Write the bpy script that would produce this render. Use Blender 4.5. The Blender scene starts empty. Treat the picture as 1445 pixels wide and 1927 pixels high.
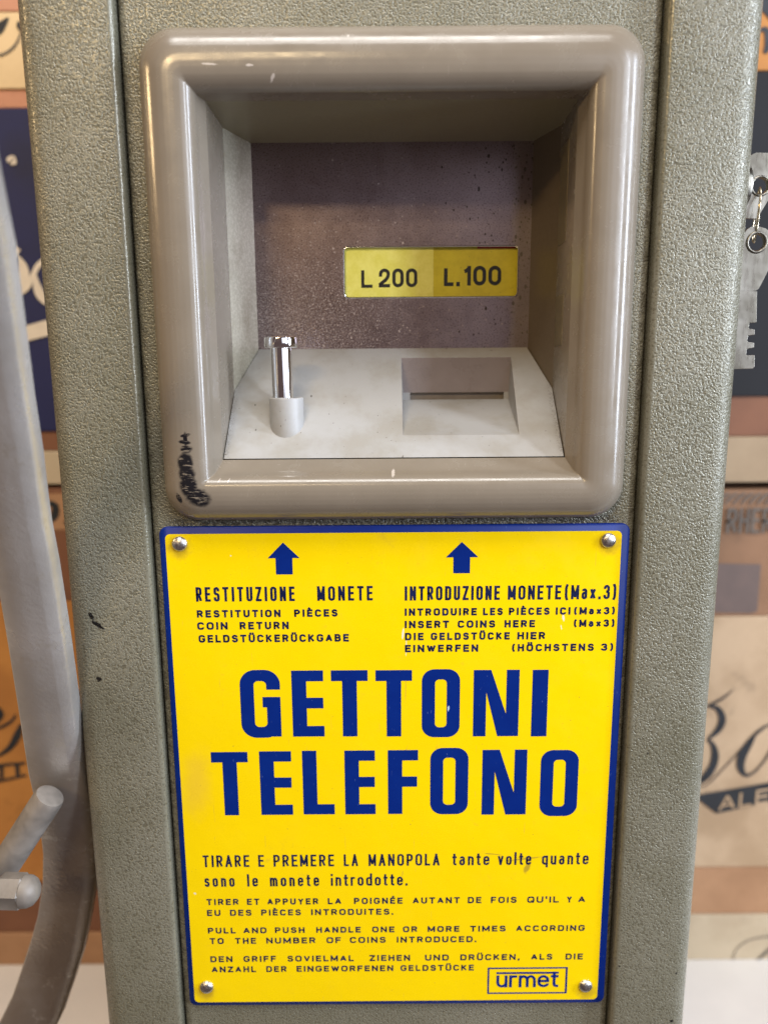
import bpy, bmesh, math, random
from mathutils import Vector, Matrix
random.seed(7)
S = bpy.context.scene
COL = S.collection
MM = 0.001

# ------------------------------------------------------------------ camera
FPX, TH, ROLL, DIST, CAMX = 1448.0, math.radians(11.16), 0.0076, 0.30, -0.0037
Fv = Vector((0, math.cos(TH), -math.sin(TH)))
Dv = Vector((0, -math.sin(TH), -math.cos(TH)))
Rv = Vector((1, 0, 0))
imx = Rv*math.cos(ROLL) + Dv*math.sin(ROLL)
imy = -Rv*math.sin(ROLL) + Dv*math.cos(ROLL)
cd = bpy.data.cameras.new('camera'); cam = bpy.data.objects.new('camera', cd); COL.objects.link(cam)
m = Matrix.Identity(4)
for i in range(3):
    m[i][0] = imx[i]; m[i][1] = -imy[i]; m[i][2] = -Fv[i]
m[0][3] = CAMX; m[1][3] = -DIST; m[2][3] = 0
cam.matrix_world = m
cd.sensor_fit = 'VERTICAL'; cd.sensor_height = 36; cd.sensor_width = 27
cd.lens = 36*FPX/1927; cd.clip_start = 0.01; cd.clip_end = 50
cd.dof.use_dof = True; cd.dof.focus_distance = 0.303; cd.dof.aperture_fstop = 6.8
S.camera = cam

def at(u, v, Y=0.0):
    """point of the depth plane Y (metres) seen at photo pixel u, v -> x, z in mm"""
    x = (u-722.5)/FPX; y = (v-963.5)/FPX
    d = Fv + imx*x + imy*y
    t = (Y+DIST)/d.y
    return ((CAMX+d.x*t)*1000, d.z*t*1000)
def at3(u, v, Y):
    x, z = at(u, v, Y)
    return Vector((x, Y*1000, z))

# ------------------------------------------------------------------ world, lamps, exposure
S.view_settings.view_transform = 'Standard'; S.view_settings.look = 'None'
S.view_settings.exposure = 0.0; S.view_settings.gamma = 1
W = bpy.data.worlds.new('World'); S.world = W; W.use_nodes = True
W.node_tree.nodes['Background'].inputs[0].default_value = (0.26, 0.18, 0.17, 1)
W.node_tree.nodes['Background'].inputs[1].default_value = 0.42

def area(name, loc, target, sx, sy, power, color):
    l = bpy.data.lights.new(name, 'AREA'); l.shape = 'RECTANGLE'; l.size = sx; l.size_y = sy
    l.energy = power; l.color = color
    o = bpy.data.objects.new(name, l); COL.objects.link(o)
    o.location = loc
    o.rotation_euler = (Vector(target)-Vector(loc)).to_track_quat('-Z', 'Y').to_euler()
    return o
area('window_light', (1.30, -0.40, 0.25), (0, 0, -0.02), 0.16, 1.0, 21, (0.74, 0.84, 1.0))
area('window_light', (0.98, -0.86, 0.36), (0, 0, 0.0), 0.13, 0.9, 11, (0.78, 0.87, 1.0))
area('room_fill', (1.05, -1.55, 0.45), (0, 0, 0.0), 1.3, 1.1, 7, (0.84, 0.88, 1.0))  # added area lamp, stands in for the bright unseen part of the room
area('ceiling_light', (-0.05, -0.66, 1.5), (0, 0, -0.15), 1.0, 0.5, 24, (1.0, 0.98, 0.95))
area('warm_lamp', (-0.62, -1.55, 0.86), (0, 0, 0.05), 0.34, 0.10, 8.0, (1.0, 0.72, 0.38))
area('warm_lamp', (-0.30, -1.60, 1.05), (0, 0, 0.05), 0.30, 0.08, 4.0, (1.0, 0.75, 0.42))
area('warm_lamp_side', (-0.95, -0.15, 0.35), (-0.4, 0.3, -0.25), 0.15, 0.15, 2.5, (1.0, 0.70, 0.36))

# ------------------------------------------------------------------ material helpers
class NT:
    def __init__(s, name):
        s.m = bpy.data.materials.new(name); s.m.use_nodes = True
        s.t = s.m.node_tree; s.b = s.t.nodes['Principled BSDF']
        s.tc = s.t.nodes.new('ShaderNodeTexCoord').outputs['Object']
    def n(s, typ, **kw):
        nd = s.t.nodes.new(typ)
        for k, v in kw.items(): setattr(nd, k, v)
        return nd
    def lk(s, a, b): s.t.links.new(a, b)
    def put(s, sock, v):
        if isinstance(v, bpy.types.NodeSocket): s.lk(v, sock)
        else:
            if hasattr(sock.default_value, '__len__') and hasattr(v, '__len__') and len(v) == 3 and len(sock.default_value) == 4: v = (*v, 1)
            sock.default_value = v
    def mapping(s, scale=(1,1,1), loc=(0,0,0), rot=(0,0,0)):
        nd = s.n('ShaderNodeMapping'); s.lk(s.tc, nd.inputs[0])
        nd.inputs['Scale'].default_value = scale; nd.inputs['Location'].default_value = loc; nd.inputs['Rotation'].default_value = rot
        return nd.outputs[0]
    def noise(s, scale, detail=2, rough=0.5, dist=0.0, vec=None, col=False):
        nd = s.n('ShaderNodeTexNoise'); s.lk(vec or s.tc, nd.inputs['Vector'])
        nd.inputs['Scale'].default_value = scale; nd.inputs['Detail'].default_value = detail
        nd.inputs['Roughness'].default_value = rough; nd.inputs['Distortion'].default_value = dist
        return nd.outputs[1 if col else 0]
    def voronoi(s, scale, feature='F1', vec=None, out=0, rand=1.0):
        nd = s.n('ShaderNodeTexVoronoi', feature=feature); s.lk(vec or s.tc, nd.inputs['Vector'])
        nd.inputs['Scale'].default_value = scale; nd.inputs['Randomness'].default_value = rand
        return nd.outputs[out]
    def math(s, op, a, b=0.0, c=None, clamp=False):
        nd = s.n('ShaderNodeMath', operation=op, use_clamp=clamp)
        s.put(nd.inputs[0], a); s.put(nd.inputs[1], b)
        if c is not None: s.put(nd.inputs[2], c)
        return nd.outputs[0]
    def ramp(s, f, a, b, lo=0.0, hi=1.0, smooth=True):
        nd = s.n('ShaderNodeMapRange', interpolation_type='SMOOTHSTEP' if smooth else 'LINEAR')
        s.put(nd.inputs[0], f); nd.inputs[1].default_value = a; nd.inputs[2].default_value = b
        nd.inputs[3].default_value = lo; nd.inputs[4].default_value = hi
        return nd.outputs[0]
    def mix(s, f, a, b):
        nd = s.n('ShaderNodeMix', data_type='RGBA')
        s.put(nd.inputs[0], f); s.put(nd.inputs[6], a); s.put(nd.inputs[7], b)
        return nd.outputs[2]
    def xyz(s):
        nd = s.n('ShaderNodeSeparateXYZ'); s.lk(s.tc, nd.inputs[0]); return nd.outputs
    def bump(s, h, dist, strength=1.0, normal=None):
        nd = s.n('ShaderNodeBump'); s.put(nd.inputs['Height'], h)
        nd.inputs['Distance'].default_value = dist; nd.inputs['Strength'].default_value = strength
        if normal: s.lk(normal, nd.inputs['Normal'])
        return nd.outputs[0]
    def set(s, color=None, rough=None, metal=None, normal=None, coat=None, spec=None):
        for k, v in (('Base Color', color), ('Roughness', rough), ('Metallic', metal), ('Normal', normal), ('Coat Weight', coat), ('Specular IOR Level', spec)):
            if v is not None: s.put(s.b.inputs[k], v)
        return s.m
    def spots(s, lst, edge=0.35, wob=0.5, wscale=900):
        """mask of ellipses (x, z, rx, rz, angle) in mm on an XZ face, edges broken by noise"""
        X, Y, Z = s.xyz(); nz = s.noise(wscale, 3, 0.6); tot = None
        for (cx, cz, rx, rz, a) in lst:
            dx = s.math('SUBTRACT', X, cx*MM); dz = s.math('SUBTRACT', Z, cz*MM)
            ca, sa = math.cos(a), math.sin(a)
            p = s.math('ADD', s.math('MULTIPLY', dx, ca/(rx*MM)), s.math('MULTIPLY', dz, sa/(rx*MM)))
            q = s.math('ADD', s.math('MULTIPLY', dx, -sa/(rz*MM)), s.math('MULTIPLY', dz, ca/(rz*MM)))
            r = s.math('SQRT', s.math('ADD', s.math('MULTIPLY', p, p), s.math('MULTIPLY', q, q)))
            r = s.math('ADD', r, s.math('MULTIPLY', s.math('SUBTRACT', nz, 0.5), wob*3))
            k = s.ramp(r, 1+edge/2, 1-edge/2)
            tot = k if tot is None else s.math('MAXIMUM', tot, k)
        return tot

def srgb(r, g, b):
    f = lambda c: (c/255/12.92) if c/255 <= .04045 else ((c/255+.055)/1.055)**2.4
    return (f(r), f(g), f(b))

# hammered enamel of the cabinet
def hammered(name, chips=(), grime=False, relief=0.00017, gloss=0.0):
    n = NT(name)
    n1 = n.noise(1150, 1.8, 0.5, 0.3)
    h1 = n.ramp(n1, 0.32, 0.62)                      # pebbles with narrow valleys
    h2 = n.noise(1600, 2, 0.6)
    h3 = n.ramp(n.noise(16, 4, 0.65), 0.3, 0.7)
    h = n.math('ADD', h1, n.math('MULTIPLY', h2, 0.18))
    base = n.mix(h3, srgb(117, 114, 96), srgb(133, 130, 114))
    base = n.mix(n.ramp(h1, 0.45, 0.0, 0, 0.6), base, srgb(84, 79, 60))   # darker colour in the valleys
    if grime:   # dirt caught in the gap between bezel and sign
        X, Y_, Z = n.xyz()
        gz = n.math('ABSOLUTE', n.math('ADD', Z, 0.0632)); gx = n.ramp(n.math('ABSOLUTE', X), 0.092, 0.084)
        gm = n.math('MULTIPLY', n.math('MULTIPLY', n.ramp(gz, 0.003, 0.0012), gx), n.ramp(n.noise(700, 4, 0.7), 0.40, 0.55))
        base = n.mix(n.math('MULTIPLY', gm, 0.8), base, srgb(42, 38, 30))
        wm = n.math('MULTIPLY', n.math('MULTIPLY', n.ramp(gz, 0.0022, 0.001), gx), n.ramp(n.noise(1100, 2, 0.6), 0.66, 0.70))
        base = n.mix(wm, base, srgb(190, 188, 178))
    X, Y_, Z = n.xyz(); ax_ = n.math('ABSOLUTE', X)     # dirt along the seams, rubbed spots
    seam = n.math('MULTIPLY', n.ramp(n.math('ABSOLUTE', n.math('SUBTRACT', ax_, 0.0955)), 0.0032, 0.0005), n.ramp(n.noise(260, 5, 0.75), 0.38, 0.62))
    base = n.mix(n.math('MULTIPLY', seam, 0.0 if gloss else 0.6), base, srgb(58, 50, 38))
    rub = n.ramp(n.noise(24, 6, 0.8), 0.66, 0.74, 0, 0.45)
    base = n.mix(rub, base, srgb(160, 152, 134))
    if chips:
        base = n.mix(n.spots(chips, wob=0.5), base, srgb(20, 19, 18))
    return n.set(base, n.ramp(h2, 0.3, 0.8, 0.23-gloss, 0.36-gloss), 0.15, n.bump(h, relief, 0.95), spec=0.6)
def pxs(lst, Y=0.0):
    out = []
    for (u, v, ru, rv, a) in lst:
        x, z = at(u, v, Y); k = (DIST+Y)/FPX*1000
        out.append((x, z, ru*k, rv*k, -a))
    return out
M_ham = hammered('hammered_enamel')
M_edge = hammered('hammered_enamel_folded_edge', relief=0.00004, gloss=0.06)
M_ham_d = hammered('hammered_enamel_door', grime=True)
M_ham_l = hammered('hammered_enamel_chipped', pxs([(171,1160,4,9,-0.5),(184,1177,4,16,-1.0),(186,1279,6,5,0)], -0.005))
M_ham_r = hammered('hammered_enamel_specked', pxs([(1165.5,1820.5,2,2,0),(1273,1834,2.2,2.4,0),(1264,1924,4,4,0),(1274,1486,2,1.5,0),(1219,1418,1.6,2,0)], -0.005))

# bezel plastic
n = NT('taupe_plastic')
smear = n.noise(60, 3, 0.6, vec=n.mapping((1, 1, 1)))
fine = n.noise(700, 3, 0.6)
base = n.mix(smear, srgb(124, 114, 100), srgb(137, 127, 113))
blk = n.spots(pxs([(350,819,10,3,-.2),(349,832,11,4,.1),(352,845,11,7,0),(350,870,14,19,0),(353,893,15,18,0),(356,915,17,20,0),(374,936,24,17,.3),(337,938,5,10,-.4),(350,826,4,12,0)], -0.0105), edge=0.5, wob=0.16, wscale=520)
streak = n.noise(650, 3, 0.6, vec=n.mapping((0.4, 1, 2.6), rot=(0, 0.5, 0)))
blk = n.math('MULTIPLY', blk, n.ramp(streak, 0.34, 0.43))
base = n.mix(blk, base, srgb(26, 26, 30))
wht = n.spots(pxs([(395,122,13,1.6,.05),(470,124,6,2,0),(513,146,2.6,7,.5),(740,893,3,6,.1),(655,65,2.2,2.2,0),(412,905,1,4,.5),(430,905,1,4,.5)], -0.0105), edge=0.5, wob=0.45, wscale=1500)
base = n.mix(n.math('MULTIPLY', wht, 0.8), base, srgb(205, 195, 185))
scr = n.noise(300, 2, 0.5, vec=n.mapping((9, 1, 0.5), rot=(0, 0.9, 0)))
base = n.mix(n.ramp(scr, 0.74, 0.8, 0, 0.35), base, srgb(190, 182, 172))
M_bez = n.set(base, n.ramp(n.noise(90, 4, 0.65), 0.3, 0.7, 0.17, 0.30), 0, n.bump(n.noise(140, 2, 0.4), 0.00012, 0.35), spec=0.6)

# liner : dull galvanised/painted sheet
n = NT('blotchy_liner_metal')
bl = n.noise(900, 3, 0.7); b2 = n.noise(80, 3, 0.6)
base = n.mix(n.ramp(bl, 0.42, 0.62), srgb(178, 172, 152), srgb(198, 193, 176))
base = n.mix(n.ramp(b2, 0.5, 0.75, 0, 0.45), base, srgb(138, 126, 104))
M_liner = n.set(base, 0.36, 0.25, n.bump(bl, 0.0002, 0.3))
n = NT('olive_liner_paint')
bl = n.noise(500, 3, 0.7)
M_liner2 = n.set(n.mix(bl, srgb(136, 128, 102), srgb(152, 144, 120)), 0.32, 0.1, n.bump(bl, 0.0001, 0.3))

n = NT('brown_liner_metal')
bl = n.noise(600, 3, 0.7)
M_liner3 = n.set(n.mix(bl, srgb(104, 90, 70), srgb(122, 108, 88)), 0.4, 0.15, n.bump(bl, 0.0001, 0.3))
# pitted chrome steel
n = NT('pitted_chrome_steel')
X, Y_, Z = n.xyz()
pit = n.noise(1700, 3, 0.7)
grain = n.noise(700, 2, 0.5, vec=n.mapping((1, 1, 0.35), rot=(0, 0.25, 0)))
zone = n.ramp(Z, 0.075, 0.015)                                   # more haze lower down
left = n.ramp(X, 0.045, -0.06)
dens = n.math('MULTIPLY', zone, left)
th = n.math('SUBTRACT', 0.62, n.math('MULTIPLY', dens, 0.11))
haze = n.math('MULTIPLY', n.math('SUBTRACT', pit, th), 16, clamp=True)
rust_n = n.noise(1100, 2, 0.6, vec=n.mapping((1, 1, 0.55), rot=(0, 0.5, 0)))
edge_r = n.ramp(X, 0.015, 0.058)
rth = n.math('SUBTRACT', 0.77, n.math('MULTIPLY', edge_r, 0.15))
rust = n.math('MULTIPLY', n.math('SUBTRACT', rust_n, rth), 18, clamp=True)
base = n.mix(n.noise(60, 2, 0.5), (0.24, 0.185, 0.19), (0.36, 0.30, 0.315))
base = n.mix(n.math('MULTIPLY', haze, 0.75), base, (0.50, 0.44, 0.41))
base = n.mix(n.ramp(n.noise(1500, 3, 0.75), 0.47, 0.36, 0, 0.7), base, (0.07, 0.04, 0.035))
base = n.mix(rust, base, (0.055, 0.028, 0.018))
def specks(scale, vec, dens_s, r):
    vo = n.n('ShaderNodeTexVoronoi'); n.lk(vec, vo.inputs['Vector']); vo.inputs['Scale'].default_value = scale
    sc_ = n.n('ShaderNodeSeparateColor'); n.lk(vo.outputs[1], sc_.inputs[0])
    rad = n.math('MULTIPLY', r, n.math('ADD', 0.35, sc_.outputs[1]))
    a_ = n.math('MULTIPLY', n.math('SUBTRACT', rad, vo.outputs[0]), 14, clamp=True)
    return n.math('MULTIPLY', a_, n.math('LESS_THAN', sc_.outputs[0], dens_s))
light = n.math('MAXIMUM', specks(980, n.tc, n.math('ADD', 0.05, n.math('MULTIPLY', dens, 0.5)), 0.27), n.math('MULTIPLY', specks(560, n.mapping((1, 1, 0.8)), n.math('MULTIPLY', dens, 0.25), 0.20), 1.0))
base = n.mix(n.math('MULTIPLY', light, 0.55), base, (0.55, 0.47, 0.42))
upr = n.math('MULTIPLY', edge_r, n.ramp(Z, 0.0, 0.05, 0.35, 1.0))
dark = n.math('MAXIMUM', specks(560, n.mapping((1, 1, 0.6), rot=(0, 0.5, 0)), n.math('MULTIPLY', upr, 0.5), 0.27), specks(900, n.mapping((1, 1, 0.7), rot=(0, 0.4, 0)), n.math('MULTIPLY', upr, 0.35), 0.27))
rust = n.math('MAXIMUM', rust, dark)
base = n.mix(dark, base, (0.035, 0.018, 0.012))
haze = n.math('MAXIMUM', haze, light)
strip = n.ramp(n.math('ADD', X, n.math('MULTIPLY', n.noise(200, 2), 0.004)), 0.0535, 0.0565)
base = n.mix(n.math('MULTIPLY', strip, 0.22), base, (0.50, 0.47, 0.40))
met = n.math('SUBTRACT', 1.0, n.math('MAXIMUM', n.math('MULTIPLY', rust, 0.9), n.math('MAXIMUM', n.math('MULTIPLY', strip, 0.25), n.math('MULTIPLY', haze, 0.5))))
rgh = n.math('ADD', n.math('ADD', 0.27, n.math('MULTIPLY', haze, 0.3)), n.math('MULTIPLY', n.noise(250, 3, 0.6), 0.14))
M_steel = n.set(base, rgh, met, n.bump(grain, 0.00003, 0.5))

def simple(name, color, rough, metal=0, var=0.08, nscale=200, bump=0.0, spec=None, coat=None, bscale=None):
    n = NT(name)
    v = n.noise(nscale, 3, 0.6)
    c0 = tuple(c*(1-var) for c in color); c1 = tuple(min(1, c*(1+var)) for c in color)
    nm = n.bump(n.noise(bscale or nscale*3, 3, 0.6), bump, 0.6) if bump else None
    return n.set(n.mix(n.ramp(v, 0.3, 0.7), c0, c1), n.ramp(v, 0.3, 0.7, rough*0.85, rough*1.15), metal, nm, spec=spec, coat=coat)

M_chrome = simple('polished_chrome', (0.82, 0.82, 0.83), 0.10, 1, 0.04, 500)
M_rivet = simple('dull_rivet_steel', (0.62, 0.60, 0.58), 0.33, 1, 0.25, 900, 0.0001)
M_dark = simple('slot_darkness', (0.02, 0.018, 0.017), 0.6)
# tray plastic
n = NT('grey_tray_plastic')
d1 = n.noise(45, 4, 0.65); d2 = n.voronoi(260); d3 = n.noise(3000, 2, 0.5)
base = n.mix(n.ramp(d1, 0.4, 0.7), srgb(164, 163, 161), srgb(152, 148, 140))
base = n.mix(n.ramp(n.noise(900, 2, 0.5), 0.735, 0.76), base, srgb(60, 50, 40))
hair = n.spots(pxs([(752,855,1,6,.4),(755,850,1,4,.5),(820,687,2.5,3,.2),(583,747,2,2,0),(478,763,1.5,1.5,0),(487,806,1.5,1.5,0)], 0.02), wob=0.25)
base = n.mix(n.math('MULTIPLY', hair, 0.75), base, srgb(60, 52, 44))
X, Y_, Z = n.xyz()
ex = n.math('ABSOLUTE', n.math('SUBTRACT', X, 0.0005))
grime = n.math('MULTIPLY', n.ramp(ex, 0.0640, 0.0665), n.ramp(n.noise(1900, 4, 0.8), 0.50, 0.60))
base = n.mix(n.math('MULTIPLY', grime, 0.7), base, srgb(70, 58, 44))
M_tray = n.set(base, 0.42, 0, n.bump(d3, 0.0001, 0.35))
# sign
n = NT('yellow_enamel')
v = n.noise(25, 3, 0.6)
base = n.mix(v, (0.90, 0.63, 0.0), (0.94, 0.69, 0.0))
dirt = n.ramp(n.noise(120, 6, 0.78), 0.60, 0.80, 0, 0.55)
speck = n.ramp(n.noise(1000, 2, 0.5), 0.755, 0.775, 0, 0.8)
scuff = n.spots(pxs([(372,1470,26,60,0.1)], 0), edge=1.4, wob=0.5, wscale=120)
smudge = n.spots(pxs([(985,1612,34,2.2,-0.12),(990,1628,6,12,.3),(925,1603,18,1.4,0.1)], 0), edge=0.8, wob=0.5, wscale=400)
base = n.mix(dirt, base, (0.62, 0.40, 0.02))
base = n.mix(n.math('MULTIPLY', scuff, 0.35), base, (0.68, 0.42, 0.06))
base = n.mix(n.math('MULTIPLY', n.math('MAXIMUM', speck, n.math('MULTIPLY', smudge, 0.8)), 0.8), base, (0.25, 0.17, 0.03))
rv = n.spots(pxs([(338,1027,21,22,0),(1145,1020,21,22,0),(389,1862,19,20,0),(1101.5,1860,19,20,0)], 0), edge=0.9, wob=0.35, wscale=500)
base = n.mix(n.math('MULTIPLY', rv, 0.5), base, (0.40, 0.24, 0.03))
sc1 = n.ramp(n.noise(260, 2, 0.5, vec=n.mapping((7, 1, 0.35), rot=(0, 0.5, 0))), 0.735, 0.77, 0, 0.5)
base = n.mix(sc1, base, (0.62, 0.42, 0.04))
chip = n.spots(pxs([(1058,1160,2.2,7,-.15),(1054,1178,.9,5,-.15),(758,1190,2.0,11,.1),(764,1215,.9,18,.03),(369,1677,3,2,.6),(436,1044,1.3,1.3,0)], 0), wob=0.15)
base = n.mix(chip, base, (0.80, 0.74, 0.60))
crk = n.spots(pxs([(763,1290,1,32,.02),(760,1420,1,25,.3),(820,1410,1,15,.1),(757,1640,1.2,7,.1)], 0), wob=0.3)
base = n.mix(n.math('MULTIPLY', crk, 0.6), base, (0.5, 0.33, 0.03))
M_yel = n.set(base, n.ramp(n.noise(60, 5, 0.7), 0.3, 0.7, 0.18, 0.36), 0, n.bump(n.noise(50, 3, 0.5), 0.0006, 0.4), spec=0.45)
n = NT('blue_enamel')
base = n.mix(n.noise(120, 3, 0.6), (0.001, 0.014, 0.160), (0.002, 0.024, 0.205))
scr = n.ramp(n.noise(500, 2, 0.5, vec=n.mapping((3, 1, 0.8), rot=(0, 0.6, 0))), 0.72, 0.77, 0, 0.55)
base = n.mix(scr, base, (0.12, 0.20, 0.42))
chip = n.spots(pxs([(843,1330,2,6,.1),(1035,1843,2,2,0)], 0), wob=0.4)
base = n.mix(chip, base, (0.45, 0.6, 0.75))
M_blue = n.set(base, 0.36, 0, None, spec=0.18)
M_ink = simple('navy_ink', (0.004, 0.010, 0.055), 0.35, 0, 0.3, 300)
M_black = simple('black_ink', (0.008, 0.008, 0.008), 0.45, 0, 0.3, 500)
def card(name, a, b):
    n = NT(name); v = n.noise(180, 4, 0.7)
    base = n.mix(n.ramp(v, 0.3, 0.7), a, b)
    base = n.mix(n.ramp(n.noise(1300, 2, 0.5), 0.70, 0.75, 0, 0.5), base, (0.2, 0.14, 0.02))
    return n.set(base, 0.38)
M_card1 = card('faded_yellow_card', (0.80, 0.74, 0.12), (0.90, 0.84, 0.20))
M_card2 = card('mustard_yellow_card', (0.60, 0.50, 0.012), (0.70, 0.59, 0.02))
M_red = simple('red_paper', (0.45, 0.05, 0.02), 0.6)
# boxes
def board(name, col, col2, rough=0.75, spots=0.3):
    n = NT(name)
    a = n.noise(14, 4, 0.6); f = n.noise(220, 3, 0.7, vec=n.mapping((1, 1, 4)))
    base = n.mix(n.ramp(a, 0.35, 0.7), col, col2)
    base = n.mix(n.ramp(f, 0.55, 0.8, 0, 0.35), base, tuple(c*0.6 for c in col2))
    base = n.mix(n.ramp(n.noise(55, 3, 0.6), 0.62, 0.72, 0, spots), base, tuple(c*0.45 for c in col))
    return n.set(base, rough, 0, n.bump(f, 0.0003, 0.4))
M_kraft_r = board('pale_kraft_board', srgb(184, 158, 128), srgb(160, 134, 104))
M_kraft_l = board('orange_kraft_board', srgb(186, 128, 62), srgb(166, 110, 52))
M_cream = board('cream_board', srgb(224, 196, 150), srgb(206, 178, 134), spots=0.1)
M_cream2 = board('grey_cream_board', srgb(184, 168, 142), srgb(168, 150, 124), spots=0.1)
M_salmon = board('salmon_board', srgb(196, 140, 110), srgb(176, 120, 92), spots=0.1)
M_brown = board('brown_board', srgb(122, 80, 56), srgb(104, 66, 46), spots=0.1)
M_tan = board('tan_board', srgb(168, 128, 94), srgb(150, 112, 80), spots=0.1)
M_navy = board('navy_board', srgb(16, 25, 76), srgb(13, 19, 58), 0.65, 0.2)
M_navy2 = board('blackish_navy_board', srgb(12, 12, 19), srgb(9, 9, 14), 0.8, 0.2)
M_print = simple('black_box_print', (0.012, 0.014, 0.018), 0.6, 0, 0.3, 80)
M_print2 = simple('faded_box_print', (0.10, 0.085, 0.07), 0.7, 0, 0.2, 80)
M_white = simple('cream_box_print', srgb(216, 204, 186), 0.6, 0, 0.05, 80)
M_patch = simple('grey_paper_label', srgb(100, 84, 78), 0.7, 0, 0.1, 60)
M_table = simple('white_table_top', srgb(214, 210, 204), 0.45, 0, 0.05, 12)
M_wall = simple('dark_back_wall', srgb(70, 52, 40), 0.8, 0, 0.1, 8)
n = NT('cast_aluminium')
a = n.noise(22, 4, 0.6); f = n.noise(500, 3, 0.6)
X, Y_, Z = n.xyz()
n0 = 0
brown_low = n.math('ADD', n.ramp(Z, -0.08, -0.24), n.math('MULTIPLY', n.math('SUBTRACT', n.noise(30, 4, 0.65), 0.5), 0.9), clamp=True)  # browner and darker towards the bottom, broken up by noise
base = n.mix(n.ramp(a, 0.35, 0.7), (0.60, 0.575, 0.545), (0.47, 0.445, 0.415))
base = n.mix(brown_low, base, (0.25, 0.205, 0.165))
base = n.mix(n.ramp(n.noise(70, 5, 0.75), 0.56, 0.66, 0, 0.6), base, (0.48, 0.44, 0.38))
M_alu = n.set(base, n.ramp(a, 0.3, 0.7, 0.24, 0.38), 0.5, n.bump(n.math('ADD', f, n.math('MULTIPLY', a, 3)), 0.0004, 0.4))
M_rod = simple('dull_grey_rod', (0.225, 0.20, 0.175), 0.55, 0.25, 0.3, 60, 0.0004)
n = NT('worn_nickel')
w1 = n.noise(60, 3, 0.6); w2 = n.noise(700, 3, 0.7, vec=n.mapping((1, 1, 0.2), rot=(0, 0.4, 0)))
M_key = n.set(n.mix(n.ramp(w1, 0.35, 0.65), (0.30, 0.28, 0.24), (0.17, 0.155, 0.125)), n.ramp(w2, 0.3, 0.7, 0.22, 0.42), 1, n.bump(w1, 0.0006, 0.5))
M_brass = simple('brass_wire', (0.55, 0.48, 0.36), 0.28, 1, 0.1, 300)

# ------------------------------------------------------------------ object helpers
def obj(name, verts, faces, mat, parent=None, smooth=False, bevel=0, seg=2, mats=None, fmat=None, ang=35):
    me = bpy.data.meshes.new(name)
    me.from_pydata([tuple(c*MM for c in v) for v in verts], [], faces)
    for mm in (mats or [mat]): me.materials.append(mm)
    if fmat:
        for p, k in zip(me.polygons, fmat): p.material_index = k
    bm = bmesh.new(); bm.from_mesh(me)
    if not (isinstance(parent, str)): bmesh.ops.recalc_face_normals(bm, faces=bm.faces)
    bm.to_mesh(me); bm.free()
    o = bpy.data.objects.new(name, me); COL.objects.link(o)
    if parent is not None: o.parent = parent
    if smooth:
        for p in me.polygons: p.use_smooth = True
        me.set_sharp_from_angle(angle=math.radians(ang))
    if bevel:
        b = o.modifiers.new('bevel', 'BEVEL'); b.width = bevel*MM; b.segments = seg; b.limit_method = 'ANGLE'
        for p in me.polygons: p.use_smooth = True
        b.harden_normals = True
    return o
def thing(name, label, cat, group=None):
    group = group or {'hat_box': 'cardboard hat boxes stacked behind the telephone', 'key': 'keys at the right side of the cabinet'}.get(name)
    o = bpy.data.objects.new(name, None); COL.objects.link(o); o.empty_display_size = 0.02
    o['label'] = label; o['category'] = cat
    if group: o['group'] = group
    return o
class MB:
    def __init__(s): s.v = []; s.f = []; s.k = []
    def add(s, v, f, k=0):
        b = len(s.v); s.v += [tuple(p) for p in v]; s.f += [tuple(i+b for i in q) for q in f]; s.k += [k]*len(f)
    def box(s, x0, x1, y0, y1, z0, z1, k=0):
        v = [(x, y, z) for x in (x0, x1) for y in (y0, y1) for z in (z0, z1)]
        s.add(v, [(0,1,3,2), (4,6,7,5), (0,4,5,1), (2,3,7,6), (0,2,6,4), (1,5,7,3)], k)
    def prism(s, pts, y0, y1, k=0):
        """polygon of (x, z) extruded in Y"""
        n_ = len(pts)
        v = [(x, y0, z) for x, z in pts] + [(x, y1, z) for x, z in pts]
        f = [tuple(range(n_)), tuple(reversed(range(n_, 2*n_)))] + [(i, i+n_, (i+1) % n_+n_, (i+1) % n_) for i in range(n_)]
        s.add(v, f, k)
    def loft(s, rings, closed=True, k=0, cap0=False, cap1=False):
        n_ = len(rings[0]); v = [p for r in rings for p in r]; f = []
        for a in range(len(rings)-1):
            for i in range(n_ if closed else n_-1):
                j = (i+1) % n_
                f.append((a*n_+i, a*n_+j, (a+1)*n_+j, (a+1)*n_+i))
        if cap0: f.append(tuple(reversed(range(n_))))
        if cap1: f.append(tuple(range((len(rings)-1)*n_, len(rings)*n_)))
        s.add(v, f, k)
    def tube(s, p0, p1, prof, n_=32, k=0, cap=True):
        """lathe along p0->p1 : prof = [(t 0..1, radius)]"""
        p0 = Vector(p0); p1 = Vector(p1); d = (p1-p0); L = d.length; d.normalize()
        a = d.orthogonal().normalized(); b = d.cross(a)
        rings = [[p0+d*L*t+(a*math.cos(2*math.pi*i/n_)+b*math.sin(2*math.pi*i/n_))*r for i in range(n_)] for t, r in prof]
        s.loft(rings, True, k, cap, cap)
    def build(s, name, mat, parent=None, **kw):
        return obj(name, s.v, s.f, mat, parent, fmat=s.k if kw.get('mats') else None, **kw)

def rr(cx, cz, hx, hz, r, y, n_=8):
    out = []
    r = min(r, hx*0.999, hz*0.999)
    for q, (sx, sz) in enumerate(((1, 1), (-1, 1), (-1, -1), (1, -1))):
        for i in range(n_+1):
            a = math.pi/2*(q+i/n_)
            out.append((cx+sx*(hx-r)+r*math.cos(a), y, cz+sz*(hz-r)+r*math.sin(a)))
    return out

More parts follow.
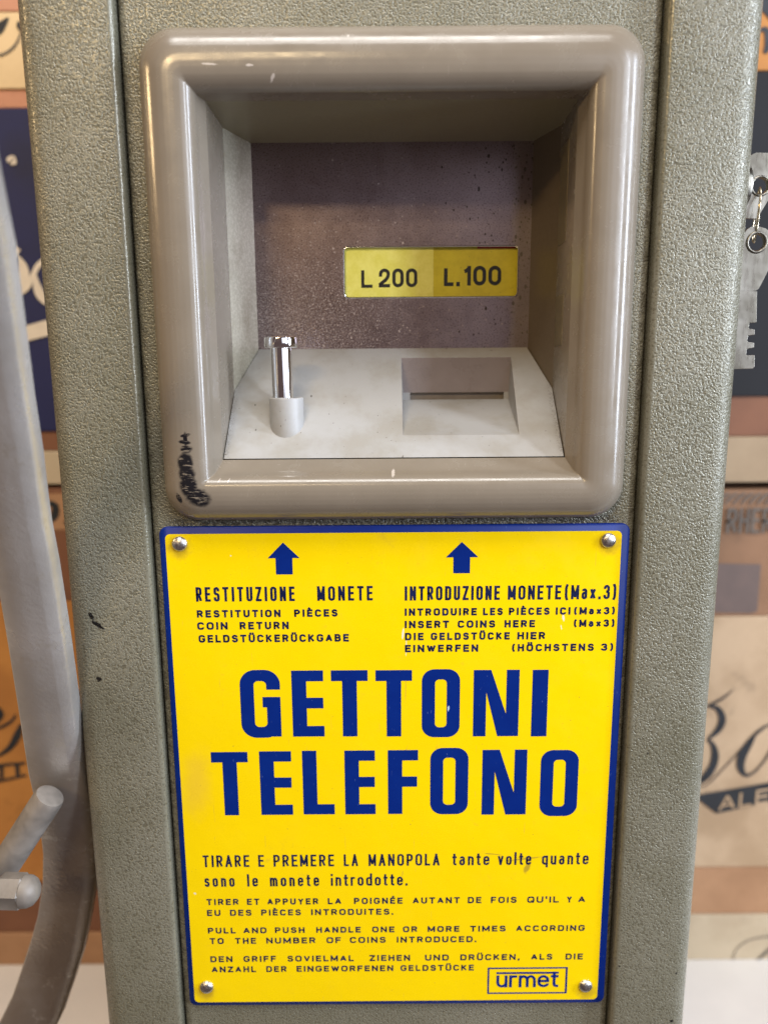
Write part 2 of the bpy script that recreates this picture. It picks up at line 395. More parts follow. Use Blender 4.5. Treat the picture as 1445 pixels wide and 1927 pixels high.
# ------------------------------------------------------------------ setting : table, wall
TZ = -531.0
b = MB(); b.box(-1100, 1100, -40, 900, TZ-30, TZ)
o = b.build('table_top', M_table, bevel=3); o['kind'] = 'structure'
b = MB(); b.box(-1300, 1300, 905, 925, -900, 900)
o = b.build('wall', M_wall); o['kind'] = 'structure'

# ------------------------------------------------------------------ the coin telephone
phone = thing('coin_telephone', 'grey-olive hammered metal coin telephone with taupe framed coin recess and yellow sign', 'payphone')
phone.location = (0, 0.07, TZ*MM)
bpy.context.view_layer.update()
PINV = phone.matrix_world.inverted()
def part(o, parent=phone):
    o.parent = parent
    o.matrix_parent_inverse = PINV.copy() if parent == phone else Matrix.Identity(4)
    return o
def P(mb, name, mat, parent=phone, **kw): return part(mb.build(name, mat, None, **kw), parent)

ZT, ZB = 262.0, TZ
def column(sx, mat):
    prof = [(97.6, 10), (96.9, 9)]
    prof += [(96.6, -2.5)]
    for i in range(1, 6):
        a = math.pi/2*i/5; prof.append((96.6+1.9*(1-math.cos(a)), -2.5-1.9*math.sin(a)))
    prof += [(104, -4.7), (112, -4.8), (119, -4.6)]
    R = 9.0
    for i in range(0, 9):
        a = math.pi/2*i/8; prof.append((132-R+R*math.sin(a), 4.6-R*math.cos(a)))
    prof += [(132, 150), (128, 150), (128, 12), (105, 11), (97.6, 11)]
    b = MB()
    b.loft([[(sx*x, y, z) for x, y in prof] for z in (ZB, ZT)], True, 0, True, True)
    for i in range(1, 7): b.k[i] = 1
    return P(b, 'side_column', None, mats=[mat, M_edge], smooth=True, ang=40)
column(-1, M_ham_l); column(1, M_ham_r)

BXC, BZC, BHX, BHZ = 0.3, 26.75, 89.6, 88.3
# door panel round the recess
b = MB()
x0, x1 = -97.4, 97.4; hx0, hx1, hz0, hz1 = -78, 78, -52, 105
x0, x1 = -93.0, 93.0
for (a0, a1, c0, c1) in ((x0, x1, hz1, ZT-1), (x0, x1, ZB+1, hz0), (x0, hx0, hz0, hz1), (hx1, x1, hz0, hz1)):
    b.add([(a0, 0, c0), (a1, 0, c0), (a1, 0, c1), (a0, 0, c1)], [(0, 1, 2, 3)])
for sx in (-1, 1):
    pr_ = [(93.0, 0)]+[(93.0+3.1*math.sin(math.pi/2*i/6), 1.8*(1-math.cos(math.pi/2*i/6))) for i in range(1, 7)]+[(96.1, 4.5), (101, 4.5)]
    b.loft([[(sx*x, y, ZB+1) for x, y in pr_], [(sx*x, y, ZT-1) for x, y in pr_]], closed=False)
P(b, 'door_panel', M_ham_d, smooth=True, ang=50)
b = MB(); b.box(-127.5, 127.5, 62, 149, ZB+0.5, ZT-0.5); b.box(-127.5, 127.5, 3, 61, ZT-6, ZT-0.6)
P(b, 'back_shell', M_ham)

# bezel
prof = [(0.3, -0.0), (0.0, 1.2), (0.15, 2.4), (0.6, 3.8), (1.3, 5.3), (2.4, 7.0), (3.7, 8.4), (5.3, 9.6), (7.2, 10.5), (9.4, 11.1), (11.8, 11.4), (14.2, 11.35), (16.2, 11.0), (17.7, 10.3), (18.9, 9.2), (19.7, 7.9), (20.3, 6.2), (20.8, 4.0), (22.6, -0.6)]
dense = []
for i in range(len(prof)-1):
    (a0, h0), (a1, h1) = prof[i], prof[i+1]
    for k in range(5):
        t = k/5; q = [prof[max(i-1, 0)], prof[i], prof[i+1], prof[min(i+2, len(prof)-1)]]
        cr = lambda c: 0.5*((2*q[1][c])+(-q[0][c]+q[2][c])*t+(2*q[0][c]-5*q[1][c]+4*q[2][c]-q[3][c])*t*t+(-q[0][c]+3*q[1][c]-3*q[2][c]+q[3][c])*t**3)
        dense.append((cr(0), cr(1)))
dense.append(prof[-1])
rr_ = random.Random(3); ph = [rr_.uniform(0, 6.28) for _ in range(3)]
prof = [(o_, h+(0.010*math.sin(o_*3.1+ph[0])+0.006*math.sin(o_*5.3+ph[1]) if 1.0 < o_ < 19.5 else 0)) for o_, h in dense]
def bring(o_, h):
    if o_ > 20.3:      # run into the liner opening
        t = (o_-20.3)/(prof[-1][0]-20.3); c0 = (69.3, 24.9, 67.6); c1 = (67.05, (91.9-37.95)/2, (91.9+37.95)/2)
        hx, cz, hz = [c0[i]+(c1[i]-c0[i])*t for i in range(3)]
        return rr(BXC, cz, hx, hz, 0.5-0.4*t, -h, 10)
    t = o_/20.3
    cz = BZC+(24.9-BZC)*t; hz = BHZ+(67.6-BHZ)*t; hx = BHX+(69.3-BHX)*t
    r = max(13.5-o_*0.72, 0.5) if o_ < 18 else 0.5
    return rr(BXC, cz, hx, hz, r, -h, 10)
b = MB(); b.loft([bring(o_, h) for o_, h in prof])
P(b, 'bezel_frame', M_bez, smooth=True, ang=50)

# tray plane : z = TZ0 + k*(Y-50)
def tray_z(Y): return 5.2 - 0.868*(50-Y)
def on_tray(u, v):
    lo, hi = -5.0, 60.0
    for _ in range(50):
        mid = (lo+hi)/2
        if at(u, v, mid*MM)[1] < tray_z(mid): hi = mid
        else: lo = mid
    # the ray falls with depth; search sign change robustly
    best = min((abs(at(u, v, Y/10*MM)[1]-tray_z(Y/10)), Y/10) for Y in range(-50, 600))
    Y = best[1]; x, z = at(u, v, Y*MM)
    return Vector((x, Y, tray_z(Y)))
# liner walls
def ring4(hxl, hxr, zb, zt, y): return [(-hxl, y, zb), (hxr, y, zb), (hxr, y, zt), (-hxl, y, zt)]
b = MB()
r0 = ring4(66.75, 67.35, -37.95, 91.9, 0.6); r1 = ring4(66.6, 68.0, -14.5, 91.2, 30); r2 = ring4(58.7, 60.6, 4.0, 90.6, 50.5)
v = r0+r1+r2
b.add(v, [(3, 0, 4, 7), (1, 2, 6, 5)], 0)
b.add(v, [(2, 3, 7, 6)], 1)
b.add(v, [(7, 4, 8, 11)], 2)
b.add(v, [(5, 6, 10, 9)], 3)
b.add(v, [(6, 7, 11, 10)], 1)
P(b, 'recess_liner', None, mats=[M_bez, M_liner2, M_liner, M_liner3])
# a few overlapping sheet strips on the right wall (folded liner patches)
M_patchw = simple('dull_patch_metal', srgb(122, 110, 86), 0.5, 0.1, 0.25, 500)
for (va, vb) in ((272, 459), (556, 650)):
    pa = at3(1062, va, 0.022); pb = at3(1062, vb, 0.022)
    def wx(Y): return 67.35+(68.0-67.35)*(Y-0.6)/29.4
    q = MB(); ys = (14.0, 29.0); e = 0.2
    q.add([(wx(ys[0])-e, ys[0], pa.z), (wx(ys[1])-e, ys[1], pa.z), (wx(ys[1])-e, ys[1], pb.z), (wx(ys[0])-e, ys[0], pb.z),
           (wx(ys[0]), ys[0], pa.z), (wx(ys[1]), ys[1], pa.z), (wx(ys[1]), ys[1], pb.z), (wx(ys[0]), ys[0], pb.z)],
          [(0,1,2,3), (0,4,5,1), (3,2,6,7), (1,5,6,2), (0,3,7,4)])
    P(q, 'liner_patch', M_patchw)

# back plate with the window cut out
YP = 50.0
def atm(u, v, Y=YP): return at(u, v, Y*MM)
wl, wt = atm(647, 465.5); wr, wb = atm(973, 558.5)
wt2 = atm(973, 462)[1]; wt = (wt+wt2)/2; wb = (atm(650, 560)[1]+wb)/2
pl, pr, pb_, pt_ = -59.4, 61.4, 4.0, 91.2
b = MB(); c = 2.0
outer = [(pl, pb_), (pr, pb_), (pr, pt_), (pl, pt_)]
hole = rr((wl+wr)/2, (wt+wb)/2, (wr-wl)/2, (wt-wb)/2, 1.6, 0, 3)
hole = [(x, z) for x, _, z in hole]     # starts +x+z corner, ccw
for y_, flip in ((YP, 0), (YP+1.2, 1)):
    q = 4
    vs = [(x, y_, z) for x, z in outer]+[(x, y_, z) for x, z in hole]
    H = lambda i: 4+i
    fs = [(2, 3)+tuple(H(i) for i in (7, 6, 5, 4, 3, 2, 1, 0))[0:0]+(H(4), H(3)),]
    # sectors : corners of the hole 0-3 (tr) 4-7 (tl) 8-11 (bl) 12-15 (br)
    fs = [(2, 3, H(4), H(3)), (3, 0, H(8), H(7)), (0, 1, H(12), H(11)), (1, 2, H(0), H(15)),
          (2, H(3), H(2), H(1), H(0)), (3, H(7), H(6), H(5), H(4)), (0, H(11), H(10), H(9), H(8)), (1, H(15), H(14), H(13), H(12))]
    b.add(vs, fs)
b.loft([[(x, YP, z) for x, z in hole], [(x, YP+1.2, z) for x, z in hole]])
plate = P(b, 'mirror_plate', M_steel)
mod = plate.modifiers.new('bevel', 'BEVEL'); mod.width = 0.00035; mod.segments = 2; mod.limit_method = 'ANGLE'; mod.angle_limit = math.radians(60)

b = MB()
cxw, czw, hxw, hzw = (wl+wr)/2, (wt+wb)/2, (wr-wl)/2, (wt-wb)/2
b.loft([rr(cxw, czw, hxw+e_, hzw+e_, 1.6, y_, 4) for e_, y_ in ((0.25, YP-0.02), (0.12, YP-0.16), (-0.08, YP-0.2), (-0.25, YP-0.08), (-0.3, YP+0.6))])
RIM = P(b, 'window_rim', M_chrome, smooth=True)
# ------------------------------------------------------------------ stroke lettering
def smooth_path(pts, R):
    """pts = [(x, y, rounded?)]; rounded corners become quadratic arcs"""
    out = []
    for i, p in enumerate(pts):
        if len(p) > 2 and p[2] and 0 < i < len(pts)-1:
            a = Vector(pts[i-1][:2]); c = Vector(p[:2]); e = Vector(pts[i+1][:2])
            la = (a-c).length; le = (e-c).length
            ra = len(pts[i-1]) > 2 and pts[i-1][2]; re = len(pts[i+1]) > 2 and pts[i+1][2]
            da = min(R, la/2 if ra else la*0.98); de = min(R, le/2 if re else le*0.98)
            s0 = c+(a-c).normalized()*da; s1 = c+(e-c).normalized()*de
            for k in range(9):
                t = k/8
                # blend towards a circle with a rational weight
                w = 0.7071*2; d = (1-t)**2+w*t*(1-t)+t*t
                out.append((s0*(1-t)**2+c*w*t*(1-t)+s1*t*t)/d)
        else: out.append(Vector(p[:2]))
    res = [out[0]]
    for p in out[1:]:
        if (p-res[-1]).length > 1e-5: res.append(p)
    return res
def ribbon(mb, path, hw, y, ys=1.0, k=0, closed=False):
    """flat band of half width hw along path (x, z); hw a number or list"""
    n_ = len(path); L = []; Rr = []
    if closed and (path[0]-path[-1]).length < 1e-4: path = path[:-1]; n_ -= 1
    for i, p in enumerate(path):
        if closed: a = path[(i-1) % n_]; c = path[(i+1) % n_]
        else: a = path[max(i-1, 0)]; c = path[min(i+1, n_-1)]
        d1 = (p-a).normalized() if (p-a).length > 1e-9 else (c-p).normalized()
        d2 = (c-p).normalized() if (c-p).length > 1e-9 else d1
        t = (d1+d2); t = t.normalized() if t.length > 1e-6 else d2
        nn = Vector((-t.y, t.x)); n1 = Vector((-d1.y, d1.x))
        cs = max(nn.dot(n1), 0.42)
        h = hw[i] if isinstance(hw, list) else hw
        L.append(p+nn*h/cs); Rr.append(p-nn*h/cs)
    v = [(q.x, y, q.y) for q in L]+[(q.x, y, q.y) for q in Rr]
    f = [(i, i+1, n_+i+1, n_+i) for i in range(n_-1)]
    if closed: f.append((n_-1, 0, n_, 2*n_-1))
    mb.add(v, f, k)
r_ = 1
GL = {
 'A': (1.0, [[(0,0),(.5,1),(1,0)], [(.17,.3),(.83,.3)]]),
 'B': (.92, [[(0,0),(0,1),(.93,1,1),(.93,.53,1),(0,.53)], [(.25,.53),(1,.53,1),(1,0,1),(0,0)]]),
 'C': (.95, [[(1,.72),(1,1,1),(0,1,1),(0,0,1),(1,0,1),(1,.28)]]),
 'D': (.95, [[(0,0),(0,1),(1,1,1),(1,0,1),(0,0)]]),
 'E': (.78, [[(1,1),(0,1),(0,0),(1,0)], [(0,.52),(.88,.52)]]),
 'F': (.75, [[(1,1),(0,1),(0,0)], [(0,.5),(.88,.5)]]),
 'G': (1.0, [[(1,.74),(1,1,1),(0,1,1),(0,0,1),(1,0,1),(1,.45),(.55,.45)]]),
 'H': (.92, [[(0,0),(0,1)], [(1,0),(1,1)], [(0,.52),(1,.52)]]),
 'I': (0.0, [[(0,0),(0,1)]]),
 'K': (.9, [[(0,0),(0,1)], [(0,.36),(.95,1)], [(.3,.58),(1,0)]]),
 'L': (.72, [[(0,1),(0,0),(1,0)]]),
 'M': (1.2, [[(0,0),(0,1),(.5,.12),(1,1),(1,0)]]),
 'N': (.95, [[(0,0),(0,1),(1,0),(1,1)]]),
 'O': (1.0, [[(.5,1),(1,1,1),(1,0,1),(0,0,1),(0,1,1),(.5,1)]]),
 'P': (.88, [[(0,0),(0,1),(1,1,1),(1,.45,1),(0,.45)]]),
 'Q': (1.0, [[(.5,1),(1,1,1),(1,0,1),(0,0,1),(0,1,1),(.5,1)], [(.6,.28),(1.02,-.06)]]),
 'R': (.9, [[(0,0),(0,1),(.97,1,1),(.97,.48,1),(0,.48)], [(.5,.48),(1,0)]]),
 'S': (.88, [[(.97,.74),(.97,1,1),(.03,1,1),(.03,.52,1),(1,.52,1),(1,0,1),(0,0,1),(0,.26)]]),
 'T': (.88, [[(0,1),(1,1)], [(.5,1),(.5,0)]]),
 'U': (.92, [[(0,1),(0,0,1),(1,0,1),(1,1)]]),
 'V': (.95, [[(0,1),(.5,0),(1,1)]]),
 'W': (1.4, [[(0,1),(.27,0),(.5,.9),(.73,0),(1,1)]]),
 'Y': (.95, [[(0,1),(.5,.45),(1,1)], [(.5,.45),(.5,0)]]),
 'Z': (.88, [[(0,1),(1,1),(0,0),(1,0)]]),
 '0': (.9, [[(.5,1),(1,1,1),(1,0,1),(0,0,1),(0,1,1),(.5,1)]]),
 '1': (.4, [[(0,.78),(.55,.84,1),(1,1),(1,0)]]),
 '2': (.9, [[(.03,.70),(.03,1,1),(1,1,1),(1,.52,1),(0,.1),(0,0),(1,0)]]),
 '3': (.85, [[(.04,.76),(.04,1,1),(.95,1,1),(.95,.53,1),(.35,.53)], [(.5,.53),(1,.53,1),(1,0,1),(0,0,1),(0,.26)]]),
 '(': (.25, [[(1,1.14),(0,.9,1),(0,.1,1),(1,-.14)]]),
 ')': (.25, [[(0,1.14),(1,.9,1),(1,.1,1),(0,-.14)]]),
 '.': (0.0, [[(0,-.02),(0,.03)]]),
 ',': (0.05, [[(1,.04),(0,-.16)]]),
 "'": (0.0, [[(0,.78),(0,1.05)]]),
 'a': (.72, [[(.08,.60),(.08,.72,1),(.92,.72,1),(.92,0)], [(.92,.44),(0,.44,1),(0,0,1),(.92,0,1),(.92,.25)]]),
 'n': (.72, [[(0,0),(0,.72)], [(0,.5),(.0,.72,1),(1,.72,1),(1,0)]]),
 't': (.42, [[(.4,.98),(.4,0,1),(1,0)], [(0,.72),(1,.72)]]),
 'e': (.76, [[(0,.37),(1,.37),(1,.72,1),(0,.72,1),(0,0,1),(1,0,1),(1,.18)]]),
 'v': (.76, [[(0,.72),(.5,0),(1,.72)]]),
 'o': (.78, [[(.5,.72),(1,.72,1),(1,0,1),(0,0,1),(0,.72,1),(.5,.72)]]),
 'l': (.0, [[(0,1.1),(0,0)]]),
 'q': (.78, [[(1,-.28),(1,.72)], [(1,.5),(1,.72,1),(0,.72,1),(0,0,1),(1,0,1),(1,.25)]]),
 'u': (.72, [[(0,.72),(0,0,1),(1,0,1),(1,.3)], [(1,0),(1,.72)]]),
 's': (.68, [[(1,.55),(1,.72,1),(0,.72,1),(0,.37,1),(1,.37,1),(1,0,1),(0,0,1),(0,.17)]]),
 'm': (1.25, [[(0,0),(0,.72)], [(0,.5),(0,.72,1),(.5,.72,1),(.5,0)], [(.5,.5),(.5,.72,1),(1,.72,1),(1,0)]]),
 'i': (0.0, [[(0,0),(0,.64)], [(0,1.02),(0,1.06)]]),
 'r': (.45, [[(0,0),(0,.72)], [(0,.45),(0,.72,1),(1,.72)]]),
 'd': (.78, [[(1,0),(1,1.1)], [(1,.5),(1,.72,1),(0,.72,1),(0,0,1),(1,0,1),(1,.25)]]),
 'x': (.72, [[(0,0),(1,.72)], [(0,.72),(1,0)]]),
}
ACC = {'È': ('E', [[(.15,1.42),(.62,1.24)]]), 'É': ('E', [[(.85,1.42),(.4,1.24)]]),
       'Ü': ('U', [[(.22,1.27),(.22,1.36)], [(.78,1.27),(.78,1.36)]]), 'Ö': ('O', [[(.22,1.27),(.22,1.36)], [(.78,1.27),(.78,1.36)]])}
def word(mb, txt, xa, xb, z0, z1, sw, gap, y, xh=1.0, shear=0.0, k=0, hsw=None):
    """one word between xa..xb, cap height z0..z1, stroke width sw (mm), gap between letters (mm)"""
    H = z1-z0-sw
    gl = []
    for ch in txt:
        base, ac = (ACC[ch] if ch in ACC else (ch, []))
        w, st = GL[base]; gl.append((w, st+ac, ch in 'SCGaes3'))
    n_ = len(gl); tw = sum(g[0] for g in gl)
    gap = min(gap, (xb-xa)*0.35/max(n_-1, 1)) if n_ > 1 else gap
    U = (xb-xa-n_*sw-(n_-1)*gap)/max(tw, 0.01)
    if tw < 0.01: U = 0
    x = xa+sw/2; q = 0
    for w, st, nocap in gl:
        gw = U*w
        for s_ in st:
            pts = [(x+p[0]*gw+shear*p[1]*H, z0+sw/2+p[1]*H, p[2] if len(p) > 2 else 0) for p in s_]
            R = min(gw*0.5, H*0.30) if gw > 0 else 0
            path = smooth_path(pts, max(R, sw*0.5))
            cl = (Vector(pts[0][:2])-Vector(pts[-1][:2])).length < 1e-6
            if cl:
                ribbon(mb, path, sw/2, y-0.004*(q % 6), k=k, closed=True); q += 1; continue
            runs = [[path[0]]]
            for i_ in range(1, len(path)-1):
                runs[-1].append(path[i_])
                d1 = (path[i_]-path[i_-1]).normalized(); d2 = (path[i_+1]-path[i_]).normalized()
                if d1.dot(d2) < -0.25: runs.append([path[i_].copy()])
            runs[-1].append(path[-1])
            for run in runs:
                run = [p.copy() for p in run]
                for e_, f_ in ((0, 1), (-1, -2)):
                    d_ = (run[e_]-run[f_]).normalized(); ax_ = max(abs(d_.x), abs(d_.y))
                    run[e_] = run[e_]+d_*sw*((0.0 if nocap else 0.5) if ax_ > 0.97 else 0.15)
                ribbon(mb, run, sw/2, y-0.004*(q % 6), k=k); q += 1
        x += gw+sw+gap

# price cards behind the window
YC = YP+1.9
def rect_uv(mb, u0, v0, u1, v1, Y, k=0, th=0.25):
    a = at(u0, v0, Y*MM); c_ = at(u1, v1, Y*MM)
    mb.box(min(a[0], c_[0]), max(a[0], c_[0]), Y, Y+th, min(a[1], c_[1]), max(a[1], c_[1]), k)
b = MB(); rect_uv(b, 640, 455, 815, 570, YC-0.3); c1 = P(b, 'price_card', M_card1); c1['label'] = 'faded pale yellow card printed L 200'
b = MB(); rect_uv(b, 808, 455, 985, 570, YC); c2 = P(b, 'price_card', M_card2); c2['label'] = 'mustard yellow card printed L.100'
def sub(mb, name, mat, parent, **kw):
    o = mb.build(name, mat, None, **kw); o.parent = parent; return o
def wpx(mb, txt, u0, u1, vt, vb, sw, gap, Y, **kw):
    xa, z0 = at(u0, vb, Y*MM); xb = at(u1, vb, Y*MM)[0]; z1 = at(u0, vt, Y*MM)[1]
    word(mb, txt, xa, xb, z0, z1, sw, gap, Y, **kw)
b = MB(); wpx(b, 'L', 680, 701, 508.8, 541.8, 1.35, 1, YC-0.33); wpx(b, '200', 712.6, 785.2, 505.5, 541.0, 1.45, 1.0, YC-0.33)
part(b.build('lettering', M_black), None).parent = c1; 
b = MB(); wpx(b, 'L.', 835, 865, 504.8, 538.5, 1.6, 1.2, YC-0.04); wpx(b, '100', 871, 942.5, 500.5, 537.5, 1.6, 1.0, YC-0.04)
part(b.build('lettering', M_black), None).parent = c2
b = MB(); rect_uv(b, 898, 458, 970, 467.5, YC-0.15, th=0.1); part(b.build('red_paper_edge', M_red), None).parent = c2

# ------------------------------------------------------------------ coin tray
A = on_tray(755, 674); B_ = on_tray(961, 672); Cc = on_tray(758, 817); Dd = on_tray(977, 820)
xl, xr = (A.x+Cc.x)/2, (B_.x+Dd.x)/2
yA = (A.y+B_.y)/2; yC = (Cc.y+Dd.y)/2
xlA, xrA, xlC, xrC = A.x, B_.x, Cc.x, Dd.x
ys0 = yA+0.6; zs_t = at(860, 738, ys0*MM)[1]; ys1 = ys0+0.0; zs_b = at(860, 751.5, ys1*MM)[1]
xs0 = at(771.5, 745, ys0*MM)[0]; xs1 = at(947.5, 745, ys0*MM)[0]
xi0, xi1 = xs0-3.0, xs1+2.0
T = lambda x, Y: (x, Y, tray_z(Y))
xw0, xw1 = -66.4, 67.4
b = MB()
fy = 0.75; by = 49.9; my = 30.0
Vt = [T(-66.4, fy), T(67.0, fy), T(xw1+0.4, my), T(60.3, by), T(-58.5, by), T(xw0, my),       # 0-5 outline
      T(xlC, yC), T(xrC, yC), T(xrA, yA), T(xlA, yA),                                      # 6-9 chute rim
      T(xlC, fy), T(xrC, fy), T(xrA, by), T(xlA, by)]                                      # 10-13
b.add(Vt, [(0, 10, 6, 9, 13, 4, 5), (10, 11, 7, 6), (11, 1, 2, 3, 12, 8, 7), (9, 8, 12, 13)])
# chute facets
b.add([T(xlA, yA), T(xrA, yA), (xi1, ys0, zs_t), (xi0, ys0, zs_t),           # 0-3
       (xs0, ys0, zs_t), (xs1, ys0, zs_t), (xs0, ys1, zs_b), (xs1, ys1, zs_b),   # 4-7
       (xi0, ys1, zs_b), (xi1, ys1, zs_b), T(xlC, yC), T(xrC, yC)],              # 8-11
      [(0, 1, 2, 5, 4, 3), (3, 4, 6, 8), (5, 2, 9, 7), (8, 6, 7, 9, 11, 10), (0, 3, 8, 10), (1, 11, 9, 2)])
# front lip down and slot cavity
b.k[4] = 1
M_chute_shade = simple('shaded_tray_plastic', srgb(138, 128, 126), 0.3, 0, 0.04, 80)  # tray plastic darkened for the upper facet, its shade put into the colour
tray = P(b, 'coin_tray', None, mats=[M_tray, M_chute_shade])
m_ = tray.modifiers.new('weld', 'WELD'); m_.merge_threshold = 0.00001
m_ = tray.modifiers.new('bevel', 'BEVEL'); m_.width = 0.0004; m_.segments = 2; m_.limit_method = 'ANGLE'; m_.angle_limit = math.radians(12)
for p in tray.data.polygons: p.use_smooth = True
m_.harden_normals = True
b = MB()
b.add([(xs0, ys0, zs_t), (xs1, ys0, zs_t), (xs1, ys0, zs_b), (xs0, ys0, zs_b), (xs0, ys0+2.4, zs_t-1), (xs1, ys0+2.4, zs_t-1), (xs1, ys0+2.4, zs_b-1), (xs0, ys0+2.4, zs_b-1)],
      [(0, 1, 5, 4), (3, 7, 6, 2), (0, 4, 7, 3), (1, 2, 6, 5), (4, 5, 6, 7)])
sl = b.build('coin_slot', simple('coin_slot_metal', (0.26, 0.23, 0.20), 0.4)); sl.parent = tray

# boss round the plunger (upright half-round collar growing out of the slope)
best = None
for i in range(0, 400):
    Y = i/10
    x, z = at(536, 824, Y*MM)
    e = abs(z-tray_z(Y))
    if best is None or e < best[0]: best = (e, Y)
yf = best[1]; RB = 6.9
bx = (at(502.5, 760, yf*MM)[0]+at(568, 760, yf*MM)[0])/2; RB = (at(568, 760, yf*MM)[0]-at(502.5, 760, yf*MM)[0])/2
byc = yf+RB; ztop = at(535, 749.5, yf*MM)[1]
b = MB(); N = 48
def circ(r, z, yc=byc): return [(bx+r*math.sin(2*math.pi*i/N), yc-r*math.cos(2*math.pi*i/N), z) for i in range(N)]
def low(r):
    out = []
    for i in range(N):
        y_ = byc-r*math.cos(2*math.pi*i/N)
        out.append((bx+r*math.sin(2*math.pi*i/N), y_, min(tray_z(y_)-0.6, ztop-0.8)))
    return out
b.loft([low(RB), circ(RB, ztop-0.5), circ(RB-0.12, ztop-0.15), circ(RB-0.5, ztop), circ(RB-1.6, ztop-0.05), circ(RB-1.8, ztop-0.3), circ(RB-1.9, ztop-4)])
bo = b.build('plunger_collar', M_tray, smooth=True, ang=50); bo.parent = tray
# plunger
zc0 = at(530, 655, byc*MM)[1]; zc1 = at(530, 634, byc*MM)[1]
rs = (at(550.5, 700, byc*MM)[0]-at(511, 700, byc*MM)[0])/2; rc = (at(559.5, 645, byc*MM)[0]-at(497.5, 645, byc*MM)[0])/2
px_ = (at(530.5, 700, byc*MM)[0])
pxc = at(528.5, 645, byc*MM)[0]
pl_e = MB(); pl_e.tube((px_+0.3, byc, ztop-6), (pxc, byc, zc0+0.5), [(0, rs), (1, rs)], 40)
shaft = P(pl_e, 'plunger_pin', M_chrome, smooth=True)
b = MB(); hh = zc1-zc0
b.tube((pxc, byc, zc0), (pxc, byc, zc1), [(0, rc-0.5), (0.06, rc-0.12), (0.14, rc), (0.84, rc), (0.94, rc-0.15), (1.0, rc-0.6)], 48)
cap = b.build('plunger_cap', M_chrome, smooth=True); cap.parent = shaft

# ------------------------------------------------------------------ sign plate
b = MB()
SX, SZ0, SZ1 = 93.45, -286.0, -64.3
cz = (SZ0+SZ1)/2; hz = (SZ1-SZ0)/2
b.loft([rr(0.4, cz, SX, hz, 3.2, -0.15, 6), rr(0.4, cz, SX, hz, 3.2, -1.25, 6), rr(0.4, cz, SX-0.25, hz-0.25, 3.0, -1.5, 6)], True, 0, True, True)
sign = P(b, 'sign_plate', M_blue, smooth=True, ang=60); sign['label'] = 'yellow enamelled instruction plate with blue border reading GETTONI TELEFONO'
yl, yr, yt, yb = -93.05+2.3, 93.85-3.1, SZ1-2.9, SZ0+1.9
ym = (yl+yr)/2
b = MB(); b.loft([rr(ym, (yt+yb)/2, (yr-yl)/2, (yt-yb)/2, 2.0, y_, 6) for y_ in (-1.49, -1.56)], True, 0, False, True)
yf_o = b.build('yellow_face', M_yel); yf_o.parent = sign
YS = -1.60
# rivets
for (u, v) in ((338, 1024), (1144.4, 1017.5), (389, 1858.7), (1101.5, 1856.5)):
    x, z = at(u, v, -0.002)
    b = MB(); R = 3.15; rings = []
    for i in range(0, 9):
        a = math.pi/2*i/8
        rings.append([(x+R*math.cos(a)*math.cos(2*math.pi*j/28)*1.0, -1.55-1.9*math.sin(a), z+R*math.cos(a)*math.sin(2*math.pi*j/28)) for j in range(28)] if i < 8 else
                     [(x+0.05*math.cos(2*math.pi*j/28), -3.45, z+0.05*math.sin(2*math.pi*j/28)) for j in range(28)])
    b.loft(rings, True, 0, False, True)
    o = b.build('rivet', M_rivet, smooth=True, ang=80); o.parent = sign
# arrows
for (ax, av, hv, w0, w1, s0, s1, bv) in ((532.7, 1021, 1050.3, 504, 563.9, 518.7, 550.2, 1081), (869, 1019.8, 1048.7, 838.9, 900, 853, 884.4, 1078.7)):
    Yx = YS*MM
    xa, za = at(ax, av, Yx); zh = at(ax, hv, Yx)[1]; zb = at(ax, bv, Yx)[1]
    X_ = lambda u: at(u, hv, Yx)[0]
    pts = [(xa, za), (X_(w1), zh), (X_(s1), zh), (X_(s1), zb), (X_(s0), zb), (X_(s0), zh), (X_(w0), zh)]
    b = MB(); b.add([(p[0], YS-0.02, p[1]) for p in pts], [tuple(range(7))])
    o = b.build('arrow_mark', M_blue); o.parent = sign
